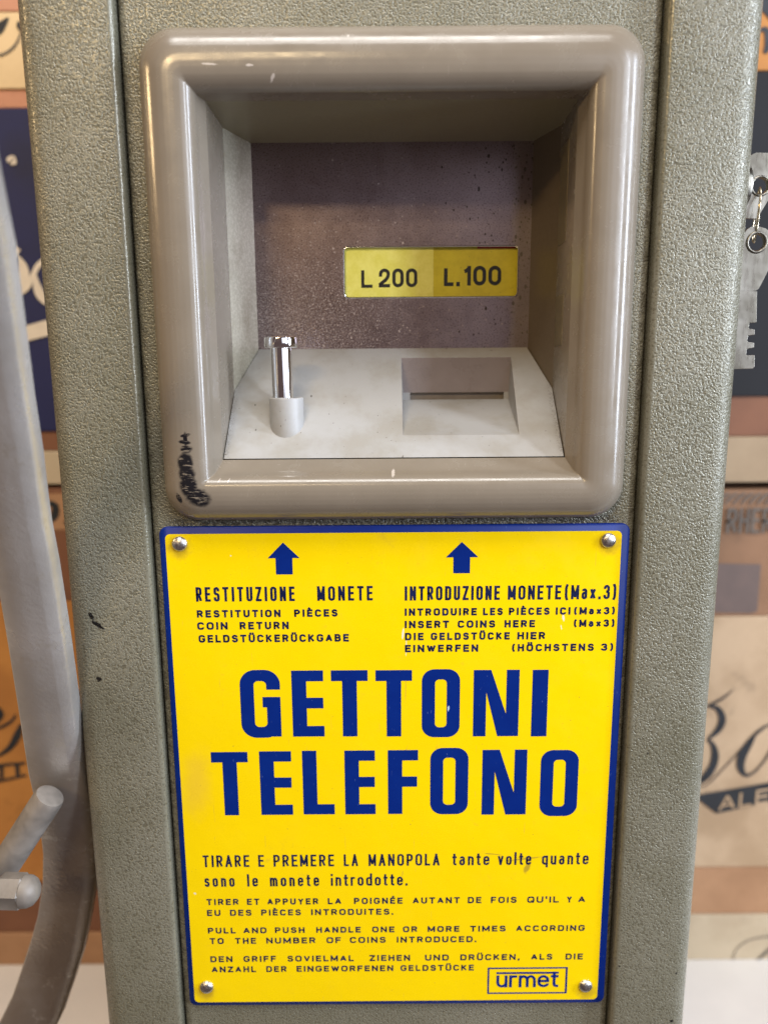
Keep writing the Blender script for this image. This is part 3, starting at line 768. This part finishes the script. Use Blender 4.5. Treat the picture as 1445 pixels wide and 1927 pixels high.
# big letters
def ngon(mb, pts, y): mb.add([(p[0], y, p[1]) for p in pts], [tuple(range(len(pts)))])
def big(ch, u0, u1, vt, vb):
    Yx = YS*MM; x0, z0 = at(u0, vb, Yx); x1, z1 = at(u1, vt, Yx)
    x0b = at(u0, vt, Yx)[0]; x0 = (x0+x0b)/2; x1 = (x1+at(u1, vb, Yx)[0])/2
    y = YS-0.02; w = x1-x0; h = z1-z0; s = 6.05; t = 4.75
    b = MB()
    if ch == 'E': ngon(b, [(x0,z0),(x1,z0),(x1,z0+t),(x0+s,z0+t),(x0+s,z0+h*.43),(x1-.25,z0+h*.43),(x1-.25,z0+h*.43+t),(x0+s,z0+h*.43+t),(x0+s,z1-t),(x1-.1,z1-t),(x1-.1,z1),(x0,z1)], y)
    if ch == 'F': ngon(b, [(x0,z0),(x0+s,z0),(x0+s,z0+h*.43),(x1-.4,z0+h*.43),(x1-.4,z0+h*.43+t),(x0+s,z0+h*.43+t),(x0+s,z1-t),(x1,z1-t),(x1,z1),(x0,z1)], y)
    if ch == 'L': ngon(b, [(x0,z0),(x1,z0),(x1,z0+t),(x0+s,z0+t),(x0+s,z1),(x0,z1)], y)
    if ch == 'T':
        c = (x0+x1)/2; ngon(b, [(c-s/2,z0),(c+s/2,z0),(c+s/2,z1-t),(x1,z1-t),(x1,z1),(x0,z1),(x0,z1-t),(c-s/2,z1-t)], y)
    if ch == 'I': ngon(b, [(x0,z0),(x1,z0),(x1,z1),(x0,z1)], y)
    if ch == 'N': ngon(b, [(x0,z0),(x0+5.3,z0),(x0+5.3,z0+h*.67),(x0+10.2,z0),(x1,z0),(x1,z1),(x1-5.3,z1),(x1-5.3,z0+h*.34),(x0+7.2,z1),(x0,z1)], y)
    if ch == 'O':
        z0 -= .35; z1 += .35; c = ((x0+x1)/2, (z0+z1)/2)
        b.loft([rr(c[0], c[1], w/2, (z1-z0)/2, 5.2, y, 10), rr(c[0], c[1], w/2-5.45, (z1-z0)/2-4.5, 1.75, y, 10)])
    if ch == 'G':
        z0a = z0-.5; z1a = z1+.35; c = ((x0+x1)/2, (z0a+z1a)/2)
        hw, hh_ = w/2, (z1a-z0a)/2
        oo = rr(c[0], c[1], hw, hh_, 6.4, y, 12); ii = rr(c[0], c[1], hw-5.7, hh_-4.9, 1.85, y, 12)
        n4 = 13
        # top arm (right side) down to the gap, the left, the bottom, then the right part up to the spur
        rot = oo[0:4*n4]; irot = ii[0:4*n4]
        zt_gap = z0+h*.715; zb_gap = z0+h*.605
        O_ = [(x1, y, zt_gap)]+rot+[(x1, y, z0+4.0)]
        I_ = [(c[0]+hw-5.7, y, zt_gap)]+irot+[(c[0]+hw-5.7, y, z0+5.5)]
        # replace: keep last corner (bottom right) tidy
        m_n = len(O_); b.add(O_+I_, [(i, i+1, m_n+i+1, m_n+i) for i in range(m_n-1)])
        yy = y-.006
        ngon(b, [(x1-4.4,z0),(x1,z0),(x1,zb_gap),(x1-7.4,zb_gap),(x1-7.4,zb_gap-4.6),(x1-5.7,zb_gap-4.6),(x1-5.7,z0+5),(x1-4.4,z0+1.6)], yy)
    o = b.build('large_letter', M_blue); o.parent = sign
for a in (('G',453,528.2,1261.9,1386.5),('E',549.9,609.7,1261.5,1386.2),('T',624,692.4,1261,1386),('T',707,775.2,1260.8,1386),('O',793.6,865,1260.5,1386),('N',890.4,976,1260.2,1385.7),('I',1000.3,1029.8,1260.2,1385.7),
          ('T',400,468.4,1414.9,1534.4),('E',490,550,1413.5,1533.5),('L',570,629,1412.3,1532.6),('E',649,706.4,1412,1532.4),('F',730,786.5,1411.3,1531.8),('O',809.4,880.7,1408.5,1531),('N',906.7,990.3,1410.5,1533),('O',1016,1086.8,1412.5,1534.5)):
    big(*a)
# small lines : (v top, v bottom at the first letter, stroke mm, gap mm, words)
LINES = [
 (1105,1132.4,1.0,1.3,[('RESTITUZIONE',369.7,555.1),('MONETE',597.4,701.5)]),
 (1103.4,1130.2,1.0,1.05,[('INTRODUZIONE',761.5,940),('MONETE',955,1055),('(Max.3)',1062,1158)]),
 (1148.3,1162.3,0.80,1.0,[('RESTITUTION',371.3,528.4),('PIÈCES',554,635.5)]),
 (1171,1185.2,0.80,1.0,[('COIN',372,429),('RETURN',451.7,543.7)]),
 (1195,1209.4,0.80,0.95,[('GELDSTÜCKERÜCKGABE',374.6,656.6)]),
 (1145,1159,0.80,0.9,[('INTRODUIRE',761.5,896.8),('LES',908.5,945.6),('PIÈCES',957,1033.4),('ICI',1045,1072.5),('(Max3)',1079.6,1155.7)]),
 (1168.4,1182.3,0.80,0.95,[('INSERT',761.5,844.7),('COINS',861,931.3),('HERE',948.8,1006),('(Max3)',1079,1155)]),
 (1191,1205,0.80,0.95,[('DIE',762,797),('GELDSTÜCKE',810.6,958.6),('HIER',973,1025.3)]),
 (1213.6,1227.5,0.80,1.0,[('EINWERFEN',762,899.4),('(HÖCHSTENS',963,1116.4),('3)',1129.7,1152.5)]),
 (1609.8,1632,0.88,1.2,[('TIRARE',382.7,469.9),('E',486.8,497.3),('PREMERE',515.4,629),('LA',647.3,673.8),('MANOPOLA',693.7,826.8),('tante',851,920.3),('volte',936.4,998.8),('quante',1019,1106.3)]),
 (1647.5,1669,0.88,1.4,[('sono',386,442.2),('le',466,486),('monete',508.6,600.8),('introdotte.',623,766.8)]),
 (1691.8,1703.4,0.68,1.0,[('TIRER',389.5,449.6),('ET',465.4,488.6),('APPUYER',503.5,599.3),('LA',617.2,642.5),('POIGNÉE',666.3,757.4),('AUTANT',776.5,864.8),('DE',880,905.3),('FOIS',923.3,971.4),("QU'IL",991.5,1050.6),('Y',1065.8,1075),('A',1087,1100.2)]),
 (1712.4,1723.8,0.68,1.0,[('EU',390.4,415.4),('DES',433.6,473.8),('PIÈCES',492.2,566.6),('INTRODUITES.',586,740)]),
 (1746,1757,0.68,1.0,[('PULL',392,444),('AND',458.6,502),('PUSH',518,573.5),('HANDLE',595.5,678.8),('ONE',700.5,742.2),('OR',758.3,785),('MORE',804.6,864.2),('TIMES',884.3,950.7),('ACCORDING',970.5,1099.3)]),
 (1765.4,1776.6,0.68,1.0,[('TO',395.5,421.7),('THE',443,482.4),('NUMBER',501.7,594),('OF',614.8,641.6),('COINS',658.6,725.8),('INTRODUCED.',746.7,896)]),
 (1799.6,1810.8,0.68,1.0,[('DEN',396.7,438),('GRIFF',459,519.6),('SOVIELMAL',541.3,665.7),('ZIEHEN',695.5,771.4),('UND',799.7,844),('DRÜCKEN,',865.8,977),('ALS',998.8,1038.4),('DIE',1063.4,1095.7)]),
 (1819,1830,0.68,0.95,[('ANZAHL',399,482.4),('DER',501.7,539.8),('EINGEWORFENEN',558.6,740),('GELDSTÜCKE',753.7,891.3)]),
]
Y2 = YS-0.02
for (vt, vb, sw, gap, words) in LINES:
    b = MB(); u0 = words[0][1]
    z0 = at(u0, vb, Y2*MM)[1]; z1 = at(u0, vt, Y2*MM)[1]
    for (t_, ua, ub) in words:
        xa = at(ua, vb, Y2*MM)[0]; xb = at(ub, vb, Y2*MM)[0]
        word(b, t_, xa, xb, z0, z1, sw, gap, Y2)
    o = b.build('lettering', M_ink); o.parent = sign
# maker's mark
b = MB()
x0, z1 = at(917.5, 1821, Y2*MM); x1, _ = at(1068, 1821, Y2*MM); z0 = at(917.5, 1870.5, Y2*MM)[1]
for r in ((x0, x1, z1-.75, z1), (x0, x1, z0, z0+.75), (x0, x0+.75, z0+.75, z1-.75), (x1-.9, x1, z0+.75, z1-.75)):
    ngon(b, [(r[0], r[2]), (r[1], r[2]), (r[1], r[3]), (r[0], r[3])], Y2)
ga, gz = at(933.7, 1829.5, Y2*MM); gb = at(1051.2, 1829.5, Y2*MM)[0]; gz2 = at(933.7, 1833.2, Y2*MM)[1]
ngon(b, [(ga, gz2), (gb, gz2), (gb, gz), (ga, gz)], Y2)
zb_ = at(933.7, 1858.2, Y2*MM)[1]; zt_ = at(933.7, 1828.5, Y2*MM)[1]
xa = at(933.7, 1850, Y2*MM)[0]; xb = at(1050, 1850, Y2*MM)[0]
word(b, 'urmet', xa, xb, zb_, zt_, 1.25, 0.75, Y2-0.02)
o = b.build('maker_mark', M_blue); o.parent = sign

# ------------------------------------------------------------------ keys at the right side
YK = 20.0
def kp(u, v, Y=YK): return at(u, v, Y*MM)
def plate_with_hole(mb, outline, hc, hr, y0, y1):
    """outline polygon (x,z) star-shaped about hc, round hole"""
    n_ = 96; ou = []
    for i in range(n_):
        a = 2*math.pi*i/n_; d = Vector((math.cos(a), math.sin(a))); best = 1e9
        for j in range(len(outline)):
            p = Vector(outline[j])-Vector(hc); q = Vector(outline[(j+1) % len(outline)])-Vector(hc)
            e = q-p; den = d.x*e.y-d.y*e.x
            if abs(den) < 1e-9: continue
            t = (p.x*e.y-p.y*e.x)/den; s_ = (p.x*d.y-p.y*d.x)/den
            if t > 0 and -1e-6 <= s_ <= 1+1e-6: best = min(best, t)
        ou.append((hc[0]+d.x*best, hc[1]+d.y*best))
    inn = [(hc[0]+hr*math.cos(2*math.pi*i/n_), hc[1]+hr*math.sin(2*math.pi*i/n_)) for i in range(n_)]
    mb.loft([[(x, y0, z) for x, z in ou], [(x, y0, z) for x, z in inn], [(x, y1, z) for x, z in inn], [(x, y1, z) for x, z in ou], [(x, y0, z) for x, z in ou]])
def rim(mb, hc, r, w, y, hgt):
    n_ = 40
    pr = [(r-w, 0), (r-w*.6, hgt), (r+w*.6, hgt), (r+w, 0)]
    mb.loft([[(hc[0]+q*math.cos(2*math.pi*i/n_), y-h_, hc[1]+q*math.sin(2*math.pi*i/n_)) for i in range(n_)] for q, h_ in pr])
k1 = thing('key', 'upper nickel key with angular bow sticking out of the cabinet side', 'key')
k1.location = (kp(1430, 350)[0]*MM, YK*MM, kp(1430, 350)[1]*MM); bpy.context.view_layer.update()
def kpart(mb, name, mat, root, **kw):
    o = mb.build(name, mat, None, **kw); o.parent = root; o.matrix_parent_inverse = root.matrix_world.inverted(); return o
hc = kp(1430, 350)
b = MB()
ol = [kp(*p) for p in ((1404, 300), (1414, 291), (1422, 287), (1478, 289), (1484, 300), (1482, 330), (1445, 376), (1431, 399), (1424, 411), (1402, 411))]
plate_with_hole(b, ol, hc, 3.1, YK, YK+2.2)
rim(b, hc, 3.5, 0.5, YK-0.05, 0.5)
kpart(b, 'key_bow', M_key, k1, bevel=0.3)
b = MB(); c0 = kp(1404, 352)
b.box(132.5, c0[0]+1, YK+0.3, YK+1.9, c0[1]-4, c0[1]+4)
kpart(b, 'key_blade', M_key, k1, bevel=0.3)
b = MB(); b.tube((131.8, YK+1.1, c0[1]), (138.5, YK+1.1, c0[1]), [(0, 9), (.8, 9), (1, 8.2)], 32)
P(b, 'side_lock', M_key, smooth=True)
YK2 = YK-2.5
k2 = thing('key', 'lower nickel key with round bow hanging by a wire, notched bit at its tip', 'key')
k2.location = (kp(1423, 456, YK2)[0]*MM, YK2*MM, kp(1423, 456, YK2)[1]*MM); bpy.context.view_layer.update()
hc2 = kp(1423, 456, YK2)
kq = lambda u, v: kp(u, v, YK2)
b = MB()
cxk = 1423
ol = [kq(cxk+34*math.sin(a)*1.0, 478-52*math.cos(a)) for a in [2*math.pi*i/36 for i in range(36)] if not (0.62*math.pi < a < 1.38*math.pi)]
ol = [kq(u, v) for u, v in ((1405, 432), (1412, 427), (1424, 425), (1440, 430), (1456, 442), (1463, 462), (1459, 482), (1446, 506), (1434, 530), (1425, 547), (1388, 547), (1388, 520), (1392, 450))]
plate_with_hole(b, ol, hc2, 3.2, YK2, YK2+2.0)
rim(b, hc2, 3.7, 0.6, YK2-0.05, 0.6)
kpart(b, 'key_bow', M_key, k2, bevel=0.3)
b = MB()
bl = [kq(*p) for p in ((1386, 540), (1424.5, 548), (1423.5, 607), (1410, 608), (1409, 618), (1420, 620), (1420, 630), (1407, 632), (1406, 643), (1419, 645), (1419, 654), (1405, 657), (1404, 668), (1420, 668), (1420, 690), (1416, 694), (1380, 695), (1382, 600))]
b.prism(bl, YK2+0.2, YK2+1.9)
# raised shoulder line of the bow
pth = [Vector(kq(*p)) for p in ((1388, 533), (1393, 538), (1404, 541), (1416, 541), (1428, 536))]
pth = [Vector((p[0], p[1])) for p in pth]
kb = kpart(b, 'key_blade', M_key, k2, bevel=0.2)
# wire loop through both holes
wr_ = thing('wire_ring', 'thin brass wire loop joining the two keys through their holes', 'wire')
wr_.location = k1.location; bpy.context.view_layer.update()
b = MB()
top = Vector((hc[0], 0, hc[1]-2.8)); bot = Vector((hc2[0], 0, hc2[1]+2.6))
def wire(mb, pts, r, n_=10):
    rings = []
    m2 = len(pts)
    for i, p in enumerate(pts):
        t = (pts[(i+1) % m2]-pts[i-1]).normalized(); a = t.cross(Vector((0.3, 0.1, 0.95))); a.normalize(); c_ = t.cross(a)
        rings.append([p+(a*math.cos(2*math.pi*j/n_)+c_*math.sin(2*math.pi*j/n_))*r for j in range(n_)])
    rings.append(rings[0]); mb.loft(rings)
for q in range(2):
    cen = (top+bot)/2; ax = (top-bot)/2+Vector((0, 0, 2.2)); pts = []
    for i in range(48):
        a = 2*math.pi*i/48
        p = cen+ax*math.cos(a); p.x += (0.9+0.7*q)*math.sin(a)*abs(math.sin(a))**0.3+0.6*q
        p.y = YK+0.3+4.0*math.sin(a)+q*0.8; pts.append(p)
    wire(b, pts, 0.30)
kpart(b, 'wire_loop', M_brass, wr_, smooth=True)

# ------------------------------------------------------------------ metal stand at the left
stand = thing('metal_stand', 'curved grey cast aluminium arm with cross rod and domed nut beside the telephone', 'metal stand')
right = [(-62, 150), (-40, 250), (-14, 370), (4, 450), (10, 500), (23, 590), (37, 690), (44, 740), (62, 850), (72, 930), (80, 985), (95, 1060), (118, 1200), (134, 1312), (152, 1441), (170, 1523), (178, 1605), (175.5, 1674), (164, 1742), (153, 1797), (131, 1865), (112, 1920), (80, 1985), (30, 2060), (-40, 2130)]
def wid(v): return 108 if v < 1141 else (100 if v > 1780 else 108-(v-1141)/640*12)
def sy(v): return -105+130*min(max((v-350)/1350, -0.1), 1.1)
pts = [Vector((u, v)) for u, v in right]
L_, R_ = [], []
for i, p in enumerate(pts):
    a = pts[max(i-1, 0)]; c_ = pts[min(i+1, len(pts)-1)]
    t = (c_-a).normalized(); nl = Vector((-t.y, t.x))   # to the left of travel (down) => -u
    if nl.x > 0: nl = -nl
    q = p+nl*wid(p.y)
    Y = sy(p.y)
    R_.append(at3(p.x, p.y, Y*MM)); L_.append(at3(q.x, q.y, Y*MM))
zend = TZ+1
b = MB(); rings = []; th_ = 9.0
def sect(l, r):
    w = (r-l); e = w.normalized(); back = Vector((0, 1, 0))
    m_r = 4.0; out = []
    W_ = w.length
    for (s_, y_) in ((0.5, 0.7), (1.2, 0.0), (W_*.5, 0.0), (W_-5.5, 0.0), (W_-4.6, 0.15), (W_-1.4, 1.6), (W_-0.2, 3.0), (W_, th_-1), (W_-1.5, th_), (1.5, th_), (0, th_-1.5), (0, 3)):
        out.append(l+e*s_+back*y_)
    return out
for l, r in zip(L_, R_): rings.append(sect(l, r))
b.loft(rings, True, 0, True, True)
arm = b.build('curved_arm', M_alu, smooth=True, ang=60)
for v in arm.data.vertices:
    if v.co.z < TZ*MM: v.co.z = TZ*MM
xs_ = L_[-1].x
stand.location = (L_[-1].x*MM, L_[-1].y*MM, TZ*MM); bpy.context.view_layer.update()
def spart(o): o.parent = stand; o.matrix_parent_inverse = stand.matrix_world.inverted()
spart(arm)
b = MB(); fx = (L_[-1].x+R_[-1].x)/2; b.box(fx-90, fx+20, -30, 90, TZ, TZ+14)
o = b.build('foot', M_alu, bevel=3); spart(o)
# cross rod
p0 = at3(96, 1496, -0.008); p1 = at3(-60, 1737, -0.006)
b = MB(); b.tube(p0, p1, [(0, 4.4), (0.006, 5.8), (0.03, 6.3), (1, 6.3)], 32)
o = b.build('cross_rod', M_rod, smooth=True, ang=40); spart(o)
# acorn nut
b = MB(); c0 = at3(-60, 1674, -0.030); c1 = at3(76, 1678, -0.030); d = (c1-c0); Ltot = d.length; d.normalize()
h0 = (at3(4, 1676, -0.030)-c0).length/Ltot; h1 = (at3(46, 1676, -0.030)-c0).length/Ltot
b.tube(c0, c1, [(0, 4), (h0-0.01, 4)], 24)
b.tube(c0, c1, [(h0-0.02, 6.5), (h0, 6.9), (h1-0.02, 6.9), (h1, 6.4)], 6)
b.tube(c0, c1, [(h1-0.005, 6.3), (h1+(1-h1)*.35, 6.1), (h1+(1-h1)*.65, 5.1), (h1+(1-h1)*.88, 3.2), (h1+(1-h1)*.98, 1.4), (1, 0.2)], 32)
o = b.build('domed_nut', M_rod, smooth=True, ang=30); spart(o)

# ------------------------------------------------------------------ stacked hat boxes behind
YB = 300.0
def ybox(name, label, x0, x1, z0, z1, mat, band=None, y0=YB, depth=340, lid=None, group=None):
    """box with optional coloured bottom band and lid"""
    root = thing(name, label, 'box', group)
    root.location = ((x0+x1)/2*MM, (y0+depth/2)*MM, z0*MM); bpy.context.view_layer.update()
    zb = z0
    def bp(o): o.parent = root; o.matrix_parent_inverse = root.matrix_world.inverted(); return o
    if band:
        b = MB(); b.box(x0+1.5, x1-1.5, y0+1.5, y0+depth-1.5, z0, z0+band[0]); bp(b.build('base_band', band[1], bevel=0.8)); zb = z0+band[0]
    zt = z1-(lid[0] if lid else 0)
    b = MB(); b.box(x0, x1, y0, y0+depth, zb+0.02, zt); bp(b.build('box_body', mat, bevel=1.0))
    if lid:
        b = MB(); b.box(x0-2, x1+2, y0-2, y0+depth+2, zt+0.02, z1); bp(b.build('lid', lid[1], bevel=1.0))
    return root, bp
def catmull(pts, n_=8):
    """pts = [(u, v, w)] px -> dense"""
    out = []
    for i in range(len(pts)-1):
        p = [pts[max(i-1, 0)], pts[i], pts[i+1], pts[min(i+2, len(pts)-1)]]
        for k in range(n_):
            t = k/n_
            out.append(tuple(0.5*((2*p[1][c])+(-p[0][c]+p[2][c])*t+(2*p[0][c]-5*p[1][c]+4*p[2][c]-p[3][c])*t*t+(-p[0][c]+3*p[1][c]-3*p[2][c]+p[3][c])*t**3) for c in range(3)))
    out.append(tuple(pts[-1])); return out
def brush(mb, pts, y, q=0):
    dn = catmull(pts); sc = (DIST*1000+y)/FPX
    path = [Vector(at(u, v, (y)*MM)) for u, v, w in dn]
    ribbon(mb, path, [max(w, .3)*sc/2 for _, _, w in dn], y-0.05*q)
def poly(mb, pts, y):
    ngon(mb, [at(u, v, y*MM) for u, v in pts], y)
zl = lambda v: at(50, v, YB*MM)[1]
zr = lambda v: at(1400, v, YB*MM)[1]
XL0, XL1, XR0, XR1 = -430, -12, 14, 440
YF = YB-0.6
# ---- left stack, bottom to top
ybox('hat_box', 'low tan cardboard box at the foot of the left stack', XL0, XL1, TZ, zl(1757), M_tan)
rt, bp = ybox('hat_box', 'orange kraft box with black script and ribbon print behind the metal arm', XL0, XL1, zl(1757)+0.3, zl(1132), M_kraft_l, band=(zl(1660)-zl(1757), M_brown))
b = MB()
s = lambda pts, org, sc: [(org[0]+p[0]/sc, org[1]+p[1]/sc, p[2]/sc) for p in pts]
o3 = (0, 1140)
brush(b, s([(-120,1000,60),(-20,1060,90),(10,1110,60),(-40,1190,30)], o3, 5.353), YF, 0)
brush(b, s([(-60,1250,30),(40,1210,34),(120,1160,30),(165,1090,16)], o3, 5.353), YF, 1)
brush(b, s([(215,1190,30),(180,1300,80),(100,1430,60),(-20,1510,30),(-150,1530,20)], o3, 5.353), YF, 2)
bp(b.build('script_print', M_print)); b = MB()
brush(b, s([(-300,1680,40),(0,1610,36),(260,1585,30)], o3, 5.353), YF, 3)
brush(b, s([(-300,1830,30),(0,1765,30),(270,1705,26)], o3, 5.353), YF, 4)
brush(b, s([(175,1600,44),(185,1720,44)], o3, 5.353), YF, 5)
brush(b, s([(20,1620,40),(20,1740,40)], o3, 5.353), YF, 6)
bp(b.build('ribbon_print', M_print)); b = MB()
brush(b, s([(830,830,20),(780,960,100),(770,1080,90),(800,1170,20)], o3, 5.353), YF, 7)
brush(b, s([(860,1290,20),(790,1330,60),(900,1390,40)], o3, 5.353), YF, 8)
brush(b, s([(790,1480,60),(1000,1640,160)], o3, 5.353), YF, 9)
bp(b.build('script_print', M_print))
rt, bp = ybox('hat_box', 'dark brown box with faded printed band, above the orange kraft box', XL0, XL1, zl(1132)+0.3, zl(920), M_brown)
b = MB()
rect_uv(b, -60, 930, 260, 996, YF, th=0.5); bp(b.build('printed_band', M_tan))
b = MB()
for i, (uu, w_) in enumerate(((-20, 20), (20, 26), (62, 26), (92, 30), (130, 26), (160, 26))):
    brush(b, [(uu-6, 945, 8), (uu+12, 952, w_*.45), (uu+10, 972, w_*.5), (uu-8, 985, 8)], YF-0.1, i)
bp(b.build('script_print', M_print))
ybox('hat_box', 'shallow grey-cream box under the navy box, left stack', XL0+2, XL1, zl(912), zl(850), M_cream2)
rt, bp = ybox('hat_box', 'navy blue box with cream script and underline, left of the telephone', XL0, XL1, zl(850)+0.3, zl(203), M_navy, band=(zl(813)-zl(850), M_brown))
b = MB(); o3 = (0, 400)
brush(b, s([(-160,900,40),(0,820,70),(60,760,60),(140,560,60),(225,430,70)], o3, 6.427), YF, 0)
brush(b, s([(220,520,20),(270,640,110),(280,760,150),(220,900,150),(110,1060,110),(-60,1200,80),(-260,1150,60)], o3, 6.427), YF, 1)
brush(b, s([(180,1010,40),(320,920,60),(400,770,60),(460,650,60),(560,560,60)], o3, 6.427), YF, 2)
brush(b, s([(440,760,20),(450,880,90),(500,1000,110),(600,1080,80),(760,1000,40)], o3, 6.427), YF, 3)
bp(b.build('script_print', M_white)); b = MB(); poly(b, [(-120, 652), (25, 620), (88, 602), (300, 550), (300, 580), (90, 632), (28, 648), (-120, 684)], YF-0.3)
bp(b.build('underline_print', M_white)); b = MB()
brush(b, [(14, 302, 6), (24, 300, 13), (26, 310, 10)], YF, 5)
bp(b.build('script_print', M_white))
rt, bp = ybox('hat_box', 'cream box with black script and salmon base on top of the navy box, left stack', XL0, XL1, zl(203)+0.3, zl(22), M_cream, band=(zl(168)-zl(203), M_salmon))
b = MB(); o3 = (0, 0)
brush(b, s([(-200,640,20),(-20,450,110),(50,360,90),(130,265,20)], o3, 8.03), YF, 0)
bp(b.build('script_print', M_print)); b = MB()
brush(b, s([(290,320,30),(300,390,80),(330,470,40)], o3, 8.03), YF, 1)
bp(b.build('script_print', M_print))
b = MB()
brush(b, s([(330,380,14),(310,520,20),(230,680,24),(120,780,26),(-20,830,26),(-200,800,20)], o3, 8.03), YF-0.1, 2)
bp(b.build('fine_stroke', M_print2))
ybox('hat_box', 'salmon box topmost in the left stack', XL0, XL1, zl(22)+0.3, zl(22)+130, M_salmon)
# ---- right stack
rt, bp = ybox('hat_box', 'low tan box with thin curl print at the foot of the right stack', XR0, XR1, TZ, zr(1722), M_cream2)
b = MB(); brush(b, [(1378, 1808, 2), (1384, 1788, 2), (1405, 1771, 2.5), (1440, 1763, 3), (1480, 1764, 3)], YF, 0)
brush(b, [(1425, 1806, 3), (1438, 1795, 7), (1455, 1780, 5)], YF, 1); bp(b.build('script_print', M_print2))
rt, bp = ybox('hat_box', 'pale kraft box with black script letters and ribbon reading ALE', XR0, XR1, zr(1722)+0.3, zr(1160), M_kraft_r, band=(zr(1632)-zr(1722), M_tan))
b = MB(); o3 = (1300, 1290)
brush(b, s([(120,420,10),(180,300,30),(300,240,40),(440,160,34),(560,60,12)], o3, 7.138), YF, 0)
brush(b, s([(250,290,40),(340,300,70),(405,390,100),(410,500,110),(350,610,90),(230,715,40)], o3, 7.138), YF, 1)
brush(b, s([(220,720,40),(290,800,70),(320,930,110),(290,1080,120),(200,1220,120),(60,1330,60)], o3, 7.138), YF, 2)
brush(b, s([(60,1380,10),(210,1330,16),(340,1210,20),(500,1040,20),(640,890,24),(780,740,50),(900,620,50),(1040,530,30),(1120,560,40),(1150,650,60),(1110,800,50),(1000,980,30),(860,1150,30),(740,1215,50)], o3, 7.138), YF, 3)
brush(b, s([(860,660,30),(770,790,110),(690,930,130),(660,1060,120),(690,1170,80),(760,1220,30)], o3, 7.138), YF, 4)
bp(b.build('script_print', M_print))
b = MB(); poly(b, [(1312, 1496), (1445, 1473), (1500, 1463), (1500, 1500), (1445, 1510), (1347, 1531), (1316, 1507)], YF-0.3); bp(b.build('ribbon_print', M_print))
b = MB()
word(b, 'ALE', *[at(u, 1500, YF*MM)[0] for u in (1352, 1446)], at(1352, 1526, YF*MM)[1], at(1352, 1498, YF*MM)[1], 2.2, 3.0, 0)
# tilt the word along the ribbon
x_0 = at(1352, 1500, YF*MM)[0]
b.v = [(x, YF-0.6+y, z+(x-x_0)*0.175) for x, y, z in b.v]
bp(b.build('lettering', M_kraft_r))
rt, bp = ybox('hat_box', 'brown box with dense black lettering band, below the shallow tan box', XR0, XR1, zr(1160)+0.3, zr(922), board('tan_brown_board', srgb(140, 104, 76), srgb(122, 90, 64)))
b = MB()
for i in range(9):
    uu = 1356+i*15
    brush(b, [(uu-8, 948, 3), (uu+6, 934, 5), (uu+16, 928, 3)], YF, i)
for k_ in range(0): pass
b2 = b; b = MB()
bp(b2.build('hatched_print', M_print2))
b = MB(); poly(b, [(1340,1060),(1431,1062),(1424,1150),(1412,1154),(1340,1152)], YF); bp(b.build('paper_label', M_patch)); b = MB()
word(b, 'RHER', *[at(u, 980, YF*MM)[0] for u in (1366, 1452)], at(1366, 1003, YF*MM)[1], at(1366, 956, YF*MM)[1], 2.4, 1.5, YF-1.2)
bp(b.build('script_print', M_print2))
rt, bp = ybox('hat_box', 'shallow tan box with pale edge, under the blackish navy box', XR0, XR1, zr(908), zr(822), board('tan_cream_board', srgb(158, 136, 108), srgb(142, 120, 94), spots=0.1))
ybox('hat_box', 'blackish navy box with brown base behind the keys', XR0, XR1, zr(822)+0.3, zr(134), M_navy2, band=(zr(747)-zr(822), M_brown))
rt, bp = ybox('hat_box', 'orange-brown box with black scroll print topmost of the right stack', XR0, XR1, zr(134)+0.3, zr(134)+150, M_kraft_l)
b = MB()
brush(b, [(1425, 60, 5), (1440, 55, 8), (1446, 80, 14), (1438, 100, 6)], YF, 0)
brush(b, [(1436, 20, 4), (1450, 30, 10), (1462, 50, 8)], YF, 1)
brush(b, [(1400, 8, 26), (1500, 2, 26)], YF, 2)
bp(b.build('script_print', M_print))
